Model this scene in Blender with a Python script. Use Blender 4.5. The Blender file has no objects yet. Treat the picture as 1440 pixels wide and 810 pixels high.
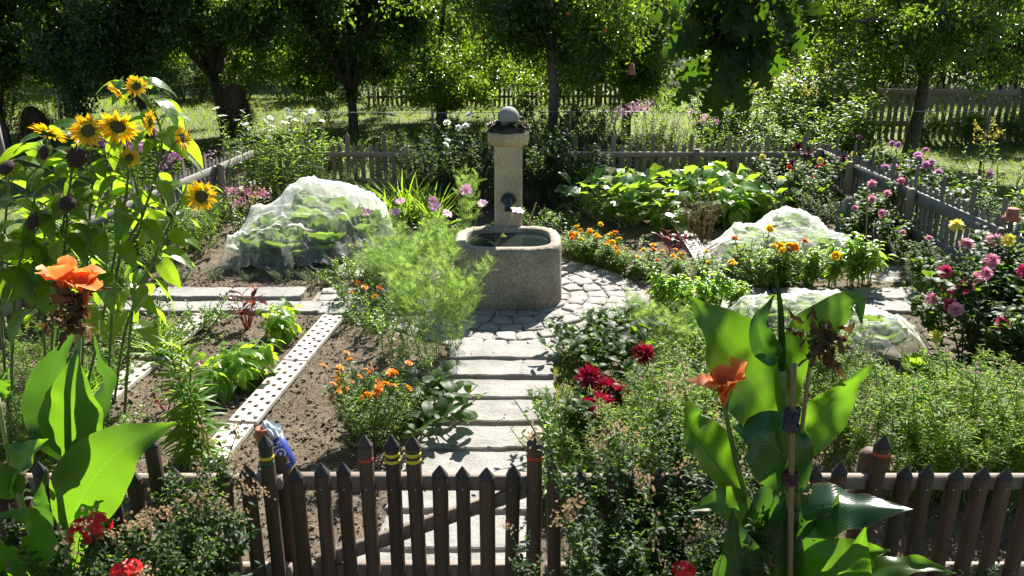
import bpy, math, random
import numpy as np
from mathutils import Vector, Matrix

# ------------------------------------------------------------------ camera, sky, sun, exposure
S = bpy.context.scene
COL = S.collection
H, PITCH, F = 3.05, math.radians(19.0), 1150.0
cam = bpy.data.cameras.new('camera')
cam.sensor_width = 36.0
cam.lens = F / 1440.0 * 36.0
cam.clip_start, cam.clip_end = 0.05, 600.0
cam_o = bpy.data.objects.new('camera', cam)
COL.objects.link(cam_o)
cam_o.location = (0, 0, H)
cam_o.rotation_euler = (math.radians(90) - PITCH, 0, 0)
S.camera = cam_o

SUN_AZ, SUN_EL = math.radians(20.0), math.radians(43.0)
sun_dir = Vector((math.sin(SUN_AZ) * math.cos(SUN_EL), math.cos(SUN_AZ) * math.cos(SUN_EL), math.sin(SUN_EL)))
W = bpy.data.worlds.new('World')
S.world = W
W.use_nodes = True
nt = W.node_tree
sky = nt.nodes.new('ShaderNodeTexSky')
sky.sky_type = 'NISHITA'
sky.sun_disc = False
sky.sun_elevation = SUN_EL
sky.sun_rotation = SUN_AZ
sky.air_density, sky.dust_density = 1.0, 0.6
nt.links.new(sky.outputs[0], nt.nodes['Background'].inputs[0])
nt.nodes['Background'].inputs[1].default_value = 0.05
sun = bpy.data.lights.new('sun', 'SUN')
sun.energy = 5.0
sun.angle = math.radians(0.5)
sun.color = (1.0, 0.95, 0.86)
sun_o = bpy.data.objects.new('sun', sun)
COL.objects.link(sun_o)
sun_o.location = (10, 30, 30)
sun_o.rotation_euler = sun_dir.to_track_quat('Z', 'Y').to_euler()
S.view_settings.view_transform = 'Standard'
S.view_settings.look = 'None'
S.view_settings.exposure = 1.65
S.view_settings.gamma = 1.0
S.view_settings.use_curve_mapping = False
try:
    S.cycles.max_bounces = 7
    S.cycles.transparent_max_bounces = 10
    S.cycles.caustics_reflective = False
    S.cycles.caustics_refractive = False
except Exception:
    pass

# ------------------------------------------------------------------ picture to place
_f = np.array([0, math.cos(PITCH), -math.sin(PITCH)])
_u = np.array([0, math.sin(PITCH), math.cos(PITCH)])


def ray(px, py):
    return _f + np.array([1, 0, 0]) * (px - 720) / F - _u * (py - 405) / F


def G(px, py, z=0.0):
    d = ray(px, py)
    return np.array([0, 0, H]) + d * ((z - H) / d[2])


def D(px, py, y):
    d = ray(px, py)
    return np.array([0, 0, H]) + d * (y / d[1])


# ------------------------------------------------------------------ small maths
def nrm(a):
    a = np.asarray(a, float)
    return a / np.maximum(np.linalg.norm(a, axis=-1, keepdims=True), 1e-9)


def vnoise(x, y, seed=0):
    r = np.random.RandomState(seed)
    tab = r.rand(256, 256)
    xi, yi = np.floor(x).astype(int), np.floor(y).astype(int)
    fx, fy = x - xi, y - yi
    fx, fy = fx * fx * (3 - 2 * fx), fy * fy * (3 - 2 * fy)
    a, b = tab[xi % 256, yi % 256], tab[(xi + 1) % 256, yi % 256]
    c, d = tab[xi % 256, (yi + 1) % 256], tab[(xi + 1) % 256, (yi + 1) % 256]
    return (a * (1 - fx) + b * fx) * (1 - fy) + (c * (1 - fx) + d * fx) * fy


def fbm(x, y, seed=0, o=4):
    s, a, t = 0, 1, 0
    for i in range(o):
        s = s + a * vnoise(x * 2 ** i, y * 2 ** i, seed + i)
        t += a
        a *= .5
    return s / t


def bez(p0, p1, p2, n):
    t = np.linspace(0, 1, n)[:, None]
    return (1 - t) ** 2 * np.asarray(p0) + 2 * t * (1 - t) * np.asarray(p1) + t * t * np.asarray(p2)


def spline(pts, n):
    """smooth curve through the given points (Catmull-Rom)"""
    P = np.asarray(pts, float)
    if len(P) == 2:
        t = np.linspace(0, 1, n)[:, None]
        return P[0] * (1 - t) + P[1] * t
    P = np.vstack([2 * P[0] - P[1], P, 2 * P[-1] - P[-2]])
    m = len(P) - 3
    out = []
    for u in np.linspace(0, m - 1e-6, n):
        i = int(u)
        t = u - i
        a, b, c, d = P[i:i + 4]
        out.append(.5 * (2 * b + (c - a) * t + (2 * a - 5 * b + 4 * c - d) * t * t + (3 * b - a - 3 * c + d) * t ** 3))
    return np.array(out)


# ------------------------------------------------------------------ mesh builder
class T:
    """a small shape repeated many times inside one mesh"""
    def __init__(s, v, faces, mi=None, lc=None):
        s.v = np.asarray(v, float)
        d = {}
        for i, f in enumerate(faces):
            d.setdefault((len(f), 0 if mi is None else mi[i]), []).append(f)
        s.f = [(np.array(a, int), m) for (k, m), a in d.items()]
        s.lc = lc


class MB:
    def __init__(s):
        s.v, s.f, s.r, s.c, s.n = [], [], [], [], 0

    def add(s, v, faces, rnd=.5, mi=0, lc=None):
        v = np.asarray(v, float).reshape(-1, 3)
        k = len(v)
        s.v.append(v)
        s.r.append(np.broadcast_to(np.asarray(rnd, float), (k,)))
        s.c.append(np.zeros((k, 3)) if lc is None else np.asarray(lc, float))
        d = {}
        for f in faces:
            d.setdefault(len(f), []).append(f)
        for q in d.values():
            s.f.append((np.array(q, int) + s.n, mi))
        s.n += k

    def inst(s, t, P, Y, Z, sc, rnd, mi=None):
        P = np.asarray(P, float).reshape(-1, 3)
        N = len(P)
        if N == 0:
            return
        Y = nrm(np.broadcast_to(Y, (N, 3)))
        X = nrm(np.cross(Y, np.broadcast_to(Z, (N, 3)) + 1e-5))
        Zz = np.cross(X, Y)
        sc = np.asarray(sc, float)
        if sc.ndim < 2:
            sc = np.repeat(np.broadcast_to(sc, (N,))[:, None], 3, 1)
        V = t.v
        o = (P[:, None] + (V[None, :, 0:1] * sc[:, None, 0:1]) * X[:, None] + (V[None, :, 1:2] * sc[:, None, 1:2]) * Y[:, None]
             + (V[None, :, 2:3] * sc[:, None, 2:3]) * Zz[:, None])
        k = len(V)
        s.v.append(o.reshape(-1, 3))
        s.r.append(np.repeat(np.broadcast_to(np.asarray(rnd, float), (N,)), k))
        s.c.append(np.zeros((N * k, 3)) if t.lc is None else np.tile(t.lc, (N, 1)))
        off = (np.arange(N) * k)[:, None, None] + s.n
        for fa, m in t.f:
            s.f.append(((fa[None] + off).reshape(-1, fa.shape[1]), m if mi is None else mi))
        s.n += N * k

    def tube(s, pts, rad, sides=6, rnd=.5, mi=0, cap=True):
        P = np.asarray(pts, float)
        n = len(P)
        rad = np.broadcast_to(np.asarray(rad, float), (n,))
        Tn = nrm(np.gradient(P, axis=0))
        ref = np.array([1., 0, 0]) if abs(Tn[0, 0]) < .8 else np.array([0, 1., 0])
        A = nrm(np.cross(Tn, ref))
        B = np.cross(Tn, A)
        th = np.arange(sides) * 2 * math.pi / sides
        ring = (A[:, None] * np.cos(th)[None, :, None] + B[:, None] * np.sin(th)[None, :, None]) * rad[:, None, None] + P[:, None]
        fs = []
        for i in range(n - 1):
            for j in range(sides):
                k = (j + 1) % sides
                fs.append((i * sides + j, i * sides + k, (i + 1) * sides + k, (i + 1) * sides + j))
        if cap:
            fs.append(tuple(range(sides))[::-1])
            fs.append(tuple((n - 1) * sides + j for j in range(sides)))
        s.add(ring.reshape(-1, 3), fs, rnd, mi)

    def loft(s, rings, bottom=True, top=True, mi=0, rnd=.5, flip=False):
        R = [np.asarray(r, float) for r in rings]
        k = len(R[0])
        fs = []
        for i in range(len(R) - 1):
            for j in range(k):
                q = (j + 1) % k
                fs.append((i * k + j, i * k + q, (i + 1) * k + q, (i + 1) * k + j))
        if bottom:
            fs.append(tuple(range(k))[::-1])
        if top:
            fs.append(tuple((len(R) - 1) * k + j for j in range(k)))
        if flip:
            fs = [f[::-1] for f in fs]
        s.add(np.vstack(R), fs, rnd, mi)

    def bar(s, p0, p1, w, h, up=(0, 0, 1), ch=.12, mi=0, rnd=.5):
        """chamfered beam from p0 to p1, w across, h along up"""
        p0, p1 = np.asarray(p0, float), np.asarray(p1, float)
        d = nrm(p1 - p0)
        x = nrm(np.cross(d, np.asarray(up, float)))
        z = np.cross(x, d)
        c = ch * min(w, h)
        prof = [(-w / 2 + c, -h / 2), (w / 2 - c, -h / 2), (w / 2, -h / 2 + c), (w / 2, h / 2 - c), (w / 2 - c, h / 2), (-w / 2 + c, h / 2), (-w / 2, h / 2 - c), (-w / 2, -h / 2 + c)]
        R = lambda p, k: [p + x * a * k + z * b * k for a, b in prof]
        s.loft([R(p0, .9), R(p0 + d * c, 1), R(p1 - d * c, 1), R(p1, .9)], mi=mi, rnd=rnd)

    def build(s, name, mats, parent=None, smooth=True, loc=None):
        me = s.mesh(name, mats, smooth)
        o = bpy.data.objects.new(name, me)
        COL.objects.link(o)
        if parent is not None:
            o.parent = parent
        if loc is not None:
            o.location = [float(q) for q in loc]
        return o

    def mesh(s, name, mats, smooth=True):
        me = bpy.data.meshes.new(name)
        if s.n:
            V = np.vstack(s.v)
            me.vertices.add(len(V))
            me.vertices.foreach_set('co', V.astype(np.float32).ravel())
            tot = sum(len(f) for f, _ in s.f)
            me.loops.add(sum(f.size for f, _ in s.f))
            me.polygons.add(tot)
            me.loops.foreach_set('vertex_index', np.concatenate([f.ravel() for f, _ in s.f]).astype(np.int32))
            cnt = np.concatenate([np.full(len(f), f.shape[1]) for f, _ in s.f])
            st = np.concatenate([[0], np.cumsum(cnt)[:-1]])
            me.polygons.foreach_set('loop_start', st.astype(np.int32))
            me.polygons.foreach_set('material_index', np.concatenate([np.full(len(f), m) for f, m in s.f]).astype(np.int32))
            me.polygons.foreach_set('use_smooth', np.full(tot, bool(smooth)))
            me.attributes.new('rnd', 'FLOAT', 'POINT').data.foreach_set('value', np.concatenate(s.r).astype(np.float32))
            C = np.vstack(s.c)
            if np.any(C):
                me.attributes.new('lc', 'FLOAT_VECTOR', 'POINT').data.foreach_set('vector', C.astype(np.float32).ravel())
            me.update(calc_edges=True)
            me.validate()
        for m in (mats if isinstance(mats, (list, tuple)) else [mats]):
            me.materials.append(m)
        return me


# ------------------------------------------------------------------ things
def tag(o, label=None, cat=None, group=None, kind=None):
    if label: o['label'] = label
    if cat: o['category'] = cat
    if group: o['group'] = group
    if kind: o['kind'] = kind
    return o


def thing(name, label, cat, loc=(0, 0, 0), group=None, rz=0):
    o = bpy.data.objects.new(name, None)
    o.empty_display_size = .1
    COL.objects.link(o)
    o.location = [float(q) for q in loc]
    o.rotation_euler = (0, 0, rz)
    return tag(o, label, cat, group)


def share(name, me, parent, loc=(0, 0, 0), rot=None, sc=1):
    o = bpy.data.objects.new(name, me)
    COL.objects.link(o)
    o.parent = parent
    o.location = [float(q) for q in loc]
    if rot is not None: o.rotation_euler = rot
    o.scale = (sc, sc, sc) if not isinstance(sc, (tuple, list)) else sc
    return o


KIDS = {}


def dup(root, loc, rz=0., sc=1., label=None, group=None):
    if root.name not in KIDS:
        KIDS[root.name] = [(c, list(c.children)) for c in root.children]
    r = root.copy()
    COL.objects.link(r)
    r.location = [float(q) for q in loc]
    r.rotation_euler = (0, 0, rz)
    r.scale = sc if isinstance(sc, (tuple, list)) else (sc, sc, sc)
    if label: r['label'] = label
    if group: r['group'] = group
    for c, gs in KIDS[root.name]:
        d = c.copy()
        COL.objects.link(d)
        d.parent = r
        for g in gs:
            e = g.copy()
            COL.objects.link(e)
            e.parent = d
    return r


def drop(root):
    for c in list(root.children_recursive):
        bpy.data.objects.remove(c)
    bpy.data.objects.remove(root)


def face(d, roll=0):
    q = Vector(d).to_track_quat('Z', 'Y')
    return (q @ Matrix.Rotation(roll, 3, 'Z').to_quaternion()).to_euler()


# ------------------------------------------------------------------ materials
def newmat(name):
    m = bpy.data.materials.new(name)
    m.use_nodes = True
    n = m.node_tree
    return m, n, n.nodes['Principled BSDF'], n.nodes['Material Output']


def ramp(n, fac, stops):
    r = n.nodes.new('ShaderNodeValToRGB')
    e = r.color_ramp.elements
    while len(e) < len(stops): e.new(.5)
    for i, (p, c) in enumerate(stops):
        e[i].position = p
        e[i].color = (*c, 1)
    n.links.new(fac, r.inputs[0])
    return r.outputs[0]


def mixc(n, fac, a, b, mode='MIX'):
    m = n.nodes.new('ShaderNodeMix')
    m.data_type = 'RGBA'
    m.blend_type = mode
    for sock, v in ((m.inputs[0], fac), (m.inputs[6], a), (m.inputs[7], b)):
        if hasattr(v, 'links') or hasattr(v, 'is_linked'):
            n.links.new(v, sock)
        elif isinstance(v, (int, float)):
            sock.default_value = v
        else:
            sock.default_value = (*v, 1)
    return m.outputs[2]


def attr(n, name, out='Fac'):
    a = n.nodes.new('ShaderNodeAttribute')
    a.attribute_name = name
    return a.outputs[out]


def noise(n, scale, vec=None, detail=4, rough=.6, out=0):
    t = n.nodes.new('ShaderNodeTexNoise')
    t.inputs['Scale'].default_value = scale
    t.inputs['Detail'].default_value = detail
    t.inputs['Roughness'].default_value = rough
    if vec is not None: n.links.new(vec, t.inputs['Vector'])
    return t.outputs[out]


def coords(n, kind='Object', scale=(1, 1, 1), per_object=True):
    c = n.nodes.new('ShaderNodeTexCoord').outputs[kind]
    mp = n.nodes.new('ShaderNodeMapping')
    mp.inputs['Scale'].default_value = scale
    n.links.new(c, mp.inputs['Vector'])
    if per_object:
        oi = n.nodes.new('ShaderNodeObjectInfo').outputs['Random']
        ml = n.nodes.new('ShaderNodeMath')
        ml.operation = 'MULTIPLY'
        ml.inputs[1].default_value = 37.
        n.links.new(oi, ml.inputs[0])
        n.links.new(ml.outputs[0], mp.inputs['Location'])
    return mp.outputs[0]


def bump(n, bsdf, h, strength=.3, dist=.02):
    b = n.nodes.new('ShaderNodeBump')
    b.inputs['Strength'].default_value = strength
    b.inputs['Distance'].default_value = dist
    n.links.new(h, b.inputs['Height'])
    n.links.new(b.outputs[0], bsdf.inputs['Normal'])
    return b


def leafmat(name, a, b, t, tf=.5, rough=.35, rare=None, spec=.5, veins=0, k=.63):
    """two-sided leaf: reflecting skin over a translucent blade; shade runs from a to b leaf by leaf"""
    a, b = tuple(q * k * .95 for q in a), tuple(q * k * 1.08 for q in b)
    m, n, p, out = newmat(name)
    st = [(0, a), (.9 if rare else 1., b)]
    if rare: st.append((1., rare))
    fac = attr(n, 'rnd')
    col = ramp(n, fac, st)
    nz = noise(n, 9, coords(n, 'Object', per_object=False), 3)
    col = mixc(n, ramp(n, nz, [(.35, (0, 0, 0)), (.7, (.35, .35, .35))]), col, tuple(min(1, q * 1.5) for q in b))
    if veins:
        lc = attr(n, 'lc', 'Vector')
        sx = n.nodes.new('ShaderNodeSeparateXYZ')
        n.links.new(lc, sx.inputs[0])
        ab = n.nodes.new('ShaderNodeMath'); ab.operation = 'ABSOLUTE'
        n.links.new(sx.outputs[0], ab.inputs[0])
        kk = n.nodes.new('ShaderNodeMath'); kk.operation = 'MULTIPLY_ADD'
        kk.inputs[1].default_value = -.55
        n.links.new(ab.outputs[0], kk.inputs[0]); n.links.new(sx.outputs[1], kk.inputs[2])
        w = n.nodes.new('ShaderNodeMath'); w.operation = 'MULTIPLY'; w.inputs[1].default_value = veins
        n.links.new(kk.outputs[0], w.inputs[0])
        sn = n.nodes.new('ShaderNodeMath'); sn.operation = 'SINE'
        n.links.new(w.outputs[0], sn.inputs[0])
        bump(n, p, sn.outputs[0], .1, .002)
        rib = ramp(n, ab.outputs[0], [(0, (1, 1, 1)), (.045, (0, 0, 0))])
        col = mixc(n, rib, col, tuple(min(1, q * 1.9 + .02) for q in b))
        vr = ramp(n, sn.outputs[0], [(.2, (0, 0, 0)), (1, (.45, .45, .45))])
        col = mixc(n, vr, col, tuple(q * .6 for q in a))
        if veins > 50:   # scorched rim and brown flecks
            nb = noise(n, 22, coords(n, 'Object', per_object=False), 4)
            rim = mixc(n, 1, ramp(n, ab.outputs[0], [(.88, (0, 0, 0)), (1, (1, 1, 1))]), ramp(n, nb, [(.42, (0, 0, 0)), (.55, (1, 1, 1))]), 'MULTIPLY')
            col = mixc(n, rim, col, (.16, .09, .025))
            nf_ = noise(n, 130, coords(n, 'Object', per_object=False), 2)
            nm = noise(n, 7, coords(n, 'Object', per_object=False), 2)
            fl_ = mixc(n, 1, ramp(n, nf_, [(.64, (0, 0, 0)), (.7, (1, 1, 1))]), ramp(n, nm, [(.54, (0, 0, 0)), (.62, (1, 1, 1))]), 'MULTIPLY')
            col = mixc(n, fl_, col, (.07, .035, .012))
    n.links.new(col, p.inputs['Base Color'])
    p.inputs['Roughness'].default_value = rough
    p.inputs['Specular IOR Level'].default_value = spec
    tr = n.nodes.new('ShaderNodeBsdfTranslucent')
    n.links.new(mixc(n, .75, col, t), tr.inputs['Color'])
    mx = n.nodes.new('ShaderNodeMixShader')
    mx.inputs[0].default_value = tf
    n.links.new(p.outputs[0], mx.inputs[1]); n.links.new(tr.outputs[0], mx.inputs[2])
    n.links.new(mx.outputs[0], out.inputs['Surface'])
    return m


def petal(name, a, b, tf=.45, rough=.5):
    m, n, p, out = newmat(name)
    col = ramp(n, attr(n, 'rnd'), [(0, a), (1, b)])
    n.links.new(col, p.inputs['Base Color'])
    p.inputs['Roughness'].default_value = rough
    tr = n.nodes.new('ShaderNodeBsdfTranslucent')
    n.links.new(col, tr.inputs['Color'])
    mx = n.nodes.new('ShaderNodeMixShader')
    mx.inputs[0].default_value = tf
    n.links.new(p.outputs[0], mx.inputs[1]); n.links.new(tr.outputs[0], mx.inputs[2])
    n.links.new(mx.outputs[0], out.inputs['Surface'])
    return m


def flat(name, c, rough=.6, var=.25, scale=20, metal=0, bumpy=.2):
    m, n, p, out = newmat(name)
    nz = noise(n, scale, coords(n), 5)
    n.links.new(ramp(n, nz, [(.3, tuple(q * (1 - var) for q in c)), (.7, tuple(min(1, q * (1 + var)) for q in c))]), p.inputs['Base Color'])
    p.inputs['Roughness'].default_value = rough
    p.inputs['Metallic'].default_value = metal
    if bumpy: bump(n, p, nz, bumpy, .01)
    return m


def wood(name, a, b, grain=(45, 45, 3), rough=.7, knots=True):
    m, n, p, out = newmat(name)
    v = coords(n, 'Object', grain)
    nz = noise(n, 1.2, v, 6, .65)
    v2 = coords(n, 'Object', (3, 3, 1.2))
    big = noise(n, 2.0, v2, 3)
    col = ramp(n, nz, [(.25, a), (.75, b)])
    col = mixc(n, ramp(n, big, [(.35, (.0, .0, .0)), (.75, (.6, .6, .6))]), col, tuple(q * .55 for q in a))
    oi = n.nodes.new('ShaderNodeObjectInfo').outputs['Random']
    col = mixc(n, .35, col, ramp(n, oi, [(0, tuple(q * .7 for q in a)), (1, tuple(q * 1.25 for q in b))]))
    n.links.new(col, p.inputs['Base Color'])
    p.inputs['Roughness'].default_value = rough
    bump(n, p, nz, .8, .006)
    return m


def granite(name, a, b, dark, stain=.5, bs=.4, stain_scale=2.2, pit=60, fine_s=90):
    m, n, p, out = newmat(name)
    v = coords(n, 'Object')
    big = noise(n, stain_scale, v, 5)
    fine = noise(n, fine_s, v, 4, .85)
    vor = n.nodes.new('ShaderNodeTexVoronoi')
    vor.inputs['Scale'].default_value = pit
    n.links.new(v, vor.inputs['Vector'])
    col = ramp(n, fine, [(.3, a), (.68, b)])
    pits = ramp(n, vor.outputs['Distance'], [(.0, (1, 1, 1)), (.22, (0, 0, 0))])
    pm = ramp(n, noise(n, 14, v, 3), [(.5, (0, 0, 0)), (.62, (.8, .8, .8))])
    col = mixc(n, mixc(n, 1, pits, pm, 'MULTIPLY'), col, dark)
    col = mixc(n, ramp(n, big, [(.42, (0, 0, 0)), (.72, (stain,) * 3)]), col, tuple(q * 1.3 for q in dark))
    n.links.new(col, p.inputs['Base Color'])
    p.inputs['Roughness'].default_value = .85
    med = noise(n, 26, v, 6, .7)
    bump(n, p, med, bs, .02)
    return m


M = {}
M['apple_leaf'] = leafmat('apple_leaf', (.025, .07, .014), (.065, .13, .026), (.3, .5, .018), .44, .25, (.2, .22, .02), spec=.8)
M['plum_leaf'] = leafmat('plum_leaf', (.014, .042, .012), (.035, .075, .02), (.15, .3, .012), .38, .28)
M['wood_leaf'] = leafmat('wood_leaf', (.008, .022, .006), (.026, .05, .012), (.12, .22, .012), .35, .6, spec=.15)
M['leaf'] = leafmat('leaf', (.035, .095, .02), (.07, .15, .03), (.45, .7, .03), .52, .42, (.2, .2, .02), spec=.35, k=.85)
M['aster_leaf'] = leafmat('aster_leaf', (.06, .13, .02), (.13, .22, .035), (.5, .74, .04), .52, .5, spec=.25, k=.9)
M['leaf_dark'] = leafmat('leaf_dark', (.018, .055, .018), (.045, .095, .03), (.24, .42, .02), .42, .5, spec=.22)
M['leaf_grey'] = leafmat('leaf_grey', (.07, .11, .05), (.13, .18, .085), (.3, .42, .08), .38, .5)
M['leaf_lime'] = leafmat('leaf_lime', (.07, .16, .02), (.13, .25, .035), (.5, .78, .03), .52, .36, (.3, .3, .03), k=.9)
M['fern'] = leafmat('fern', (.11, .21, .05), (.19, .31, .08), (.5, .72, .12), .52, .6, spec=.3, k=.9)
M['squash'] = leafmat('squash', (.04, .11, .03), (.085, .17, .045), (.42, .68, .03), .48, .33, (.3, .3, .04), k=.8)
M['sunleaf'] = leafmat('sunleaf', (.05, .12, .02), (.09, .18, .03), (.42, .66, .02), .52, .36, (.3, .28, .02), veins=16)
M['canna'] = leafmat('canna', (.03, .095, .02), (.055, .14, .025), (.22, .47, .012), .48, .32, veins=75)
M['canna_shaded'] = leafmat('canna_shaded', (.015, .06, .025), (.03, .085, .03), (.12, .3, .015), .36, .24, veins=75)  # darker copy of canna: shade put into the colour of leaves off the sun
M['oak'] = leafmat('oak', (.008, .028, .007), (.02, .048, .012), (.14, .3, .01), .3, .55, (.05, .035, .012), spec=.2, veins=14)
M['cabbage'] = leafmat('cabbage', (.06, .13, .05), (.14, .25, .07), (.35, .55, .06), .4, .45, veins=10)
M['grass'] = leafmat('grass', (.08, .15, .015), (.18, .25, .04), (.42, .55, .04), .45, .6, (.26, .24, .07), spec=.15)
M['straw'] = leafmat('straw', (.09, .06, .03), (.2, .14, .065), (.3, .2, .08), .25, .7)
M['dry'] = leafmat('dry', (.06, .03, .012), (.17, .09, .03), (.25, .12, .03), .3, .6)
M['red_leaf'] = leafmat('red_leaf', (.05, .012, .012), (.12, .03, .02), (.35, .05, .02), .4, .35, (.3, .05, .03))
M['stem'] = flat('stem', (.09, .15, .04), .5, .3, 8, bumpy=0)
M['stem_dark'] = flat('stem_dark', (.05, .06, .025), .6, .3, 8, bumpy=0)
M['stem_red'] = flat('stem_red', (.32, .02, .04), .4, .3, 8, bumpy=0)
M['stem_pale'] = flat('stem_pale', (.2, .27, .08), .5, .25, 8, bumpy=0)
M['bark'] = flat('bark', (.07, .052, .04), .9, .5, 14, bumpy=.8)
M['bark_grey'] = flat('bark_grey', (.12, .1, .085), .9, .5, 14, bumpy=.8)
M['yellow'] = petal('yellow_petal', (.75, .38, .005), (.9, .6, .01))
M['seed'] = flat('seed_head', (.028, .015, .012), .9, .5, 90, bumpy=.8)
M['seed_green'] = flat('seed_disc', (.07, .07, .02), .9, .5, 90, bumpy=.8)
M['orange'] = petal('orange_petal', (.8, .2, .004), (.9, .36, .005))
M['gold'] = petal('gold_petal', (.85, .5, .006), (.92, .66, .02))
M['pink'] = petal('pink_petal', (.6, .2, .32), (.8, .4, .52))
M['deep_pink'] = petal('deep_pink_petal', (.55, .035, .14), (.75, .09, .24))
M['pale_pink'] = petal('pale_pink_petal', (.78, .38, .6), (.88, .56, .74))
M['mauve'] = petal('mauve_petal', (.45, .16, .38), (.66, .34, .56))
M['crimson'] = petal('crimson_petal', (.25, .004, .02), (.45, .01, .05), .35)
M['maroon'] = petal('maroon_petal', (.07, .004, .02), (.13, .01, .035), .35)
M['red'] = petal('red_petal', (.6, .008, .012), (.75, .02, .02), .35)
M['vermilion'] = petal('canna_petal', (.78, .1, .022), (.92, .4, .09), .5)
M['golden'] = petal('goldenrod_petal', (.42, .36, .05), (.6, .5, .09))
M['lemon'] = petal('lemon_petal', (.7, .62, .06), (.82, .76, .16))
M['white'] = petal('white_petal', (.75, .78, .72), (.85, .86, .82))
M['rose_buff'] = petal('faded_blossom', (.34, .22, .12), (.5, .36, .22))
M['buff'] = petal('seed_fluff', (.32, .27, .14), (.45, .4, .2))
M['front_wood'] = wood('dark_fence_wood', (.048, .028, .015), (.13, .077, .043))
M['rail_wood'] = wood('rail_wood', (.16, .12, .09), (.32, .27, .22), (4, 45, 45))
M['tip_wood'] = wood('end_grain_wood', (.02, .016, .014), (.06, .05, .043), (40, 40, 20))
M['grey_wood'] = wood('grey_fence_wood', (.11, .098, .082), (.25, .225, .19))
M['grey_rail'] = wood('grey_rail_wood', (.12, .117, .11), (.27, .262, .245), (4, 4, 40))
M['brown_wood'] = wood('brown_fence_wood', (.14, .105, .07), (.3, .24, .17))
M['stake_wood'] = wood('stake_wood', (.16, .1, .05), (.34, .23, .12))
M['slab'] = granite('slab_granite', (.15, .147, .137), (.33, .32, .295), (.08, .074, .064), .6, .6, 3.5)
M['cobble'] = granite('cobble_granite', (.17, .165, .155), (.35, .34, .315), (.09, .082, .072), .5, .6, 4)
M['basin'] = granite('basin_granite', (.15, .125, .085), (.56, .49, .37), (.05, .04, .025), .65, 1., 3.0, 26, 42)
M['pillar'] = granite('pillar_granite', (.4, .31, .19), (.64, .53, .36), (.13, .095, .06), .5, .8, 2.2, 34, 42)
M['ball'] = granite('ball_granite', (.2, .195, .18), (.36, .35, .325), (.07, .07, .06), .5, .6)
M['concrete'] = flat('pale_plastic', (.42, .385, .345), .6, .35, 7, bumpy=.05)
M['iron'] = flat('iron', (.05, .055, .065), .45, .4, 25, .6)
M['zinc'] = flat('grey_metal', (.3, .33, .35), .5, .3, 12, .5)
M['terracotta'] = flat('terracotta', (.34, .12, .06), .8, .3, 18)
M['tin_blue'] = flat('blue_tin', (.03, .05, .28), .35, .15, 12, 0, .02)
M['tin_white'] = flat('white_print', (.75, .77, .8), .5, .05, 12, 0, 0)
M['tin_rim'] = flat('tin_rim', (.5, .45, .3), .35, .2, 12, .8, 0)
M['foil'] = flat('crumpled_plastic', (.62, .7, .74), .3, .12, 18, 0, .6)
M['band_yellow'] = flat('yellow_paint', (.7, .56, .02), .5, .15, 20, 0, .1)
M['band_red'] = flat('red_paint', (.5, .05, .02), .5, .15, 20, 0, .1)
M['band_green'] = flat('green_paint', (.02, .09, .04), .5, .15, 20, 0, .1)
M['apple'] = petal('apple_skin', (.3, .03, .02), (.42, .12, .03), .0, .35)
M['apple_green'] = petal('green_apple_skin', (.28, .32, .07), (.45, .4, .12), .0, .35)
M['twine'] = flat('twine', (.03, .035, .07), .8, .5, 40)
M['twine_red'] = flat('twine_red', (.1, .02, .04), .8, .5, 40)
M['moss'] = leafmat('houseleek', (.05, .075, .03), (.12, .12, .06), (.3, .25, .1), .2, .5, (.3, .12, .07))


def soilmat():
    m, n, p, out = newmat('soil')
    v = coords(n, 'Object', per_object=False)
    nz = noise(n, 26, v, 8, .75)
    big = noise(n, 1.1, v, 4)
    col = ramp(n, nz, [(.28, (.04, .03, .02)), (.5, (.13, .104, .073)), (.72, (.27, .225, .165))])
    col = mixc(n, ramp(n, big, [(.4, (0, 0, 0)), (.65, (.6, .6, .6))]), col, (.085, .062, .042))
    n.links.new(col, p.inputs['Base Color'])
    p.inputs['Roughness'].default_value = .95
    p.inputs['Specular IOR Level'].default_value = .2
    bump(n, p, nz, .9, .03)
    return m


def lawnmat():
    m, n, p, out = newmat('lawn')
    v = coords(n, 'Object', per_object=False)
    nz = noise(n, 30, v, 6, .7)
    big = noise(n, .5, v, 4)
    col = ramp(n, nz, [(.3, (.035, .07, .012)), (.7, (.12, .17, .035))])
    col = mixc(n, ramp(n, big, [(.4, (0, 0, 0)), (.7, (.6, .6, .6))]), col, (.17, .16, .06))
    n.links.new(col, p.inputs['Base Color'])
    p.inputs['Roughness'].default_value = .9
    bump(n, p, nz, .8, .05)
    return m


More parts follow.
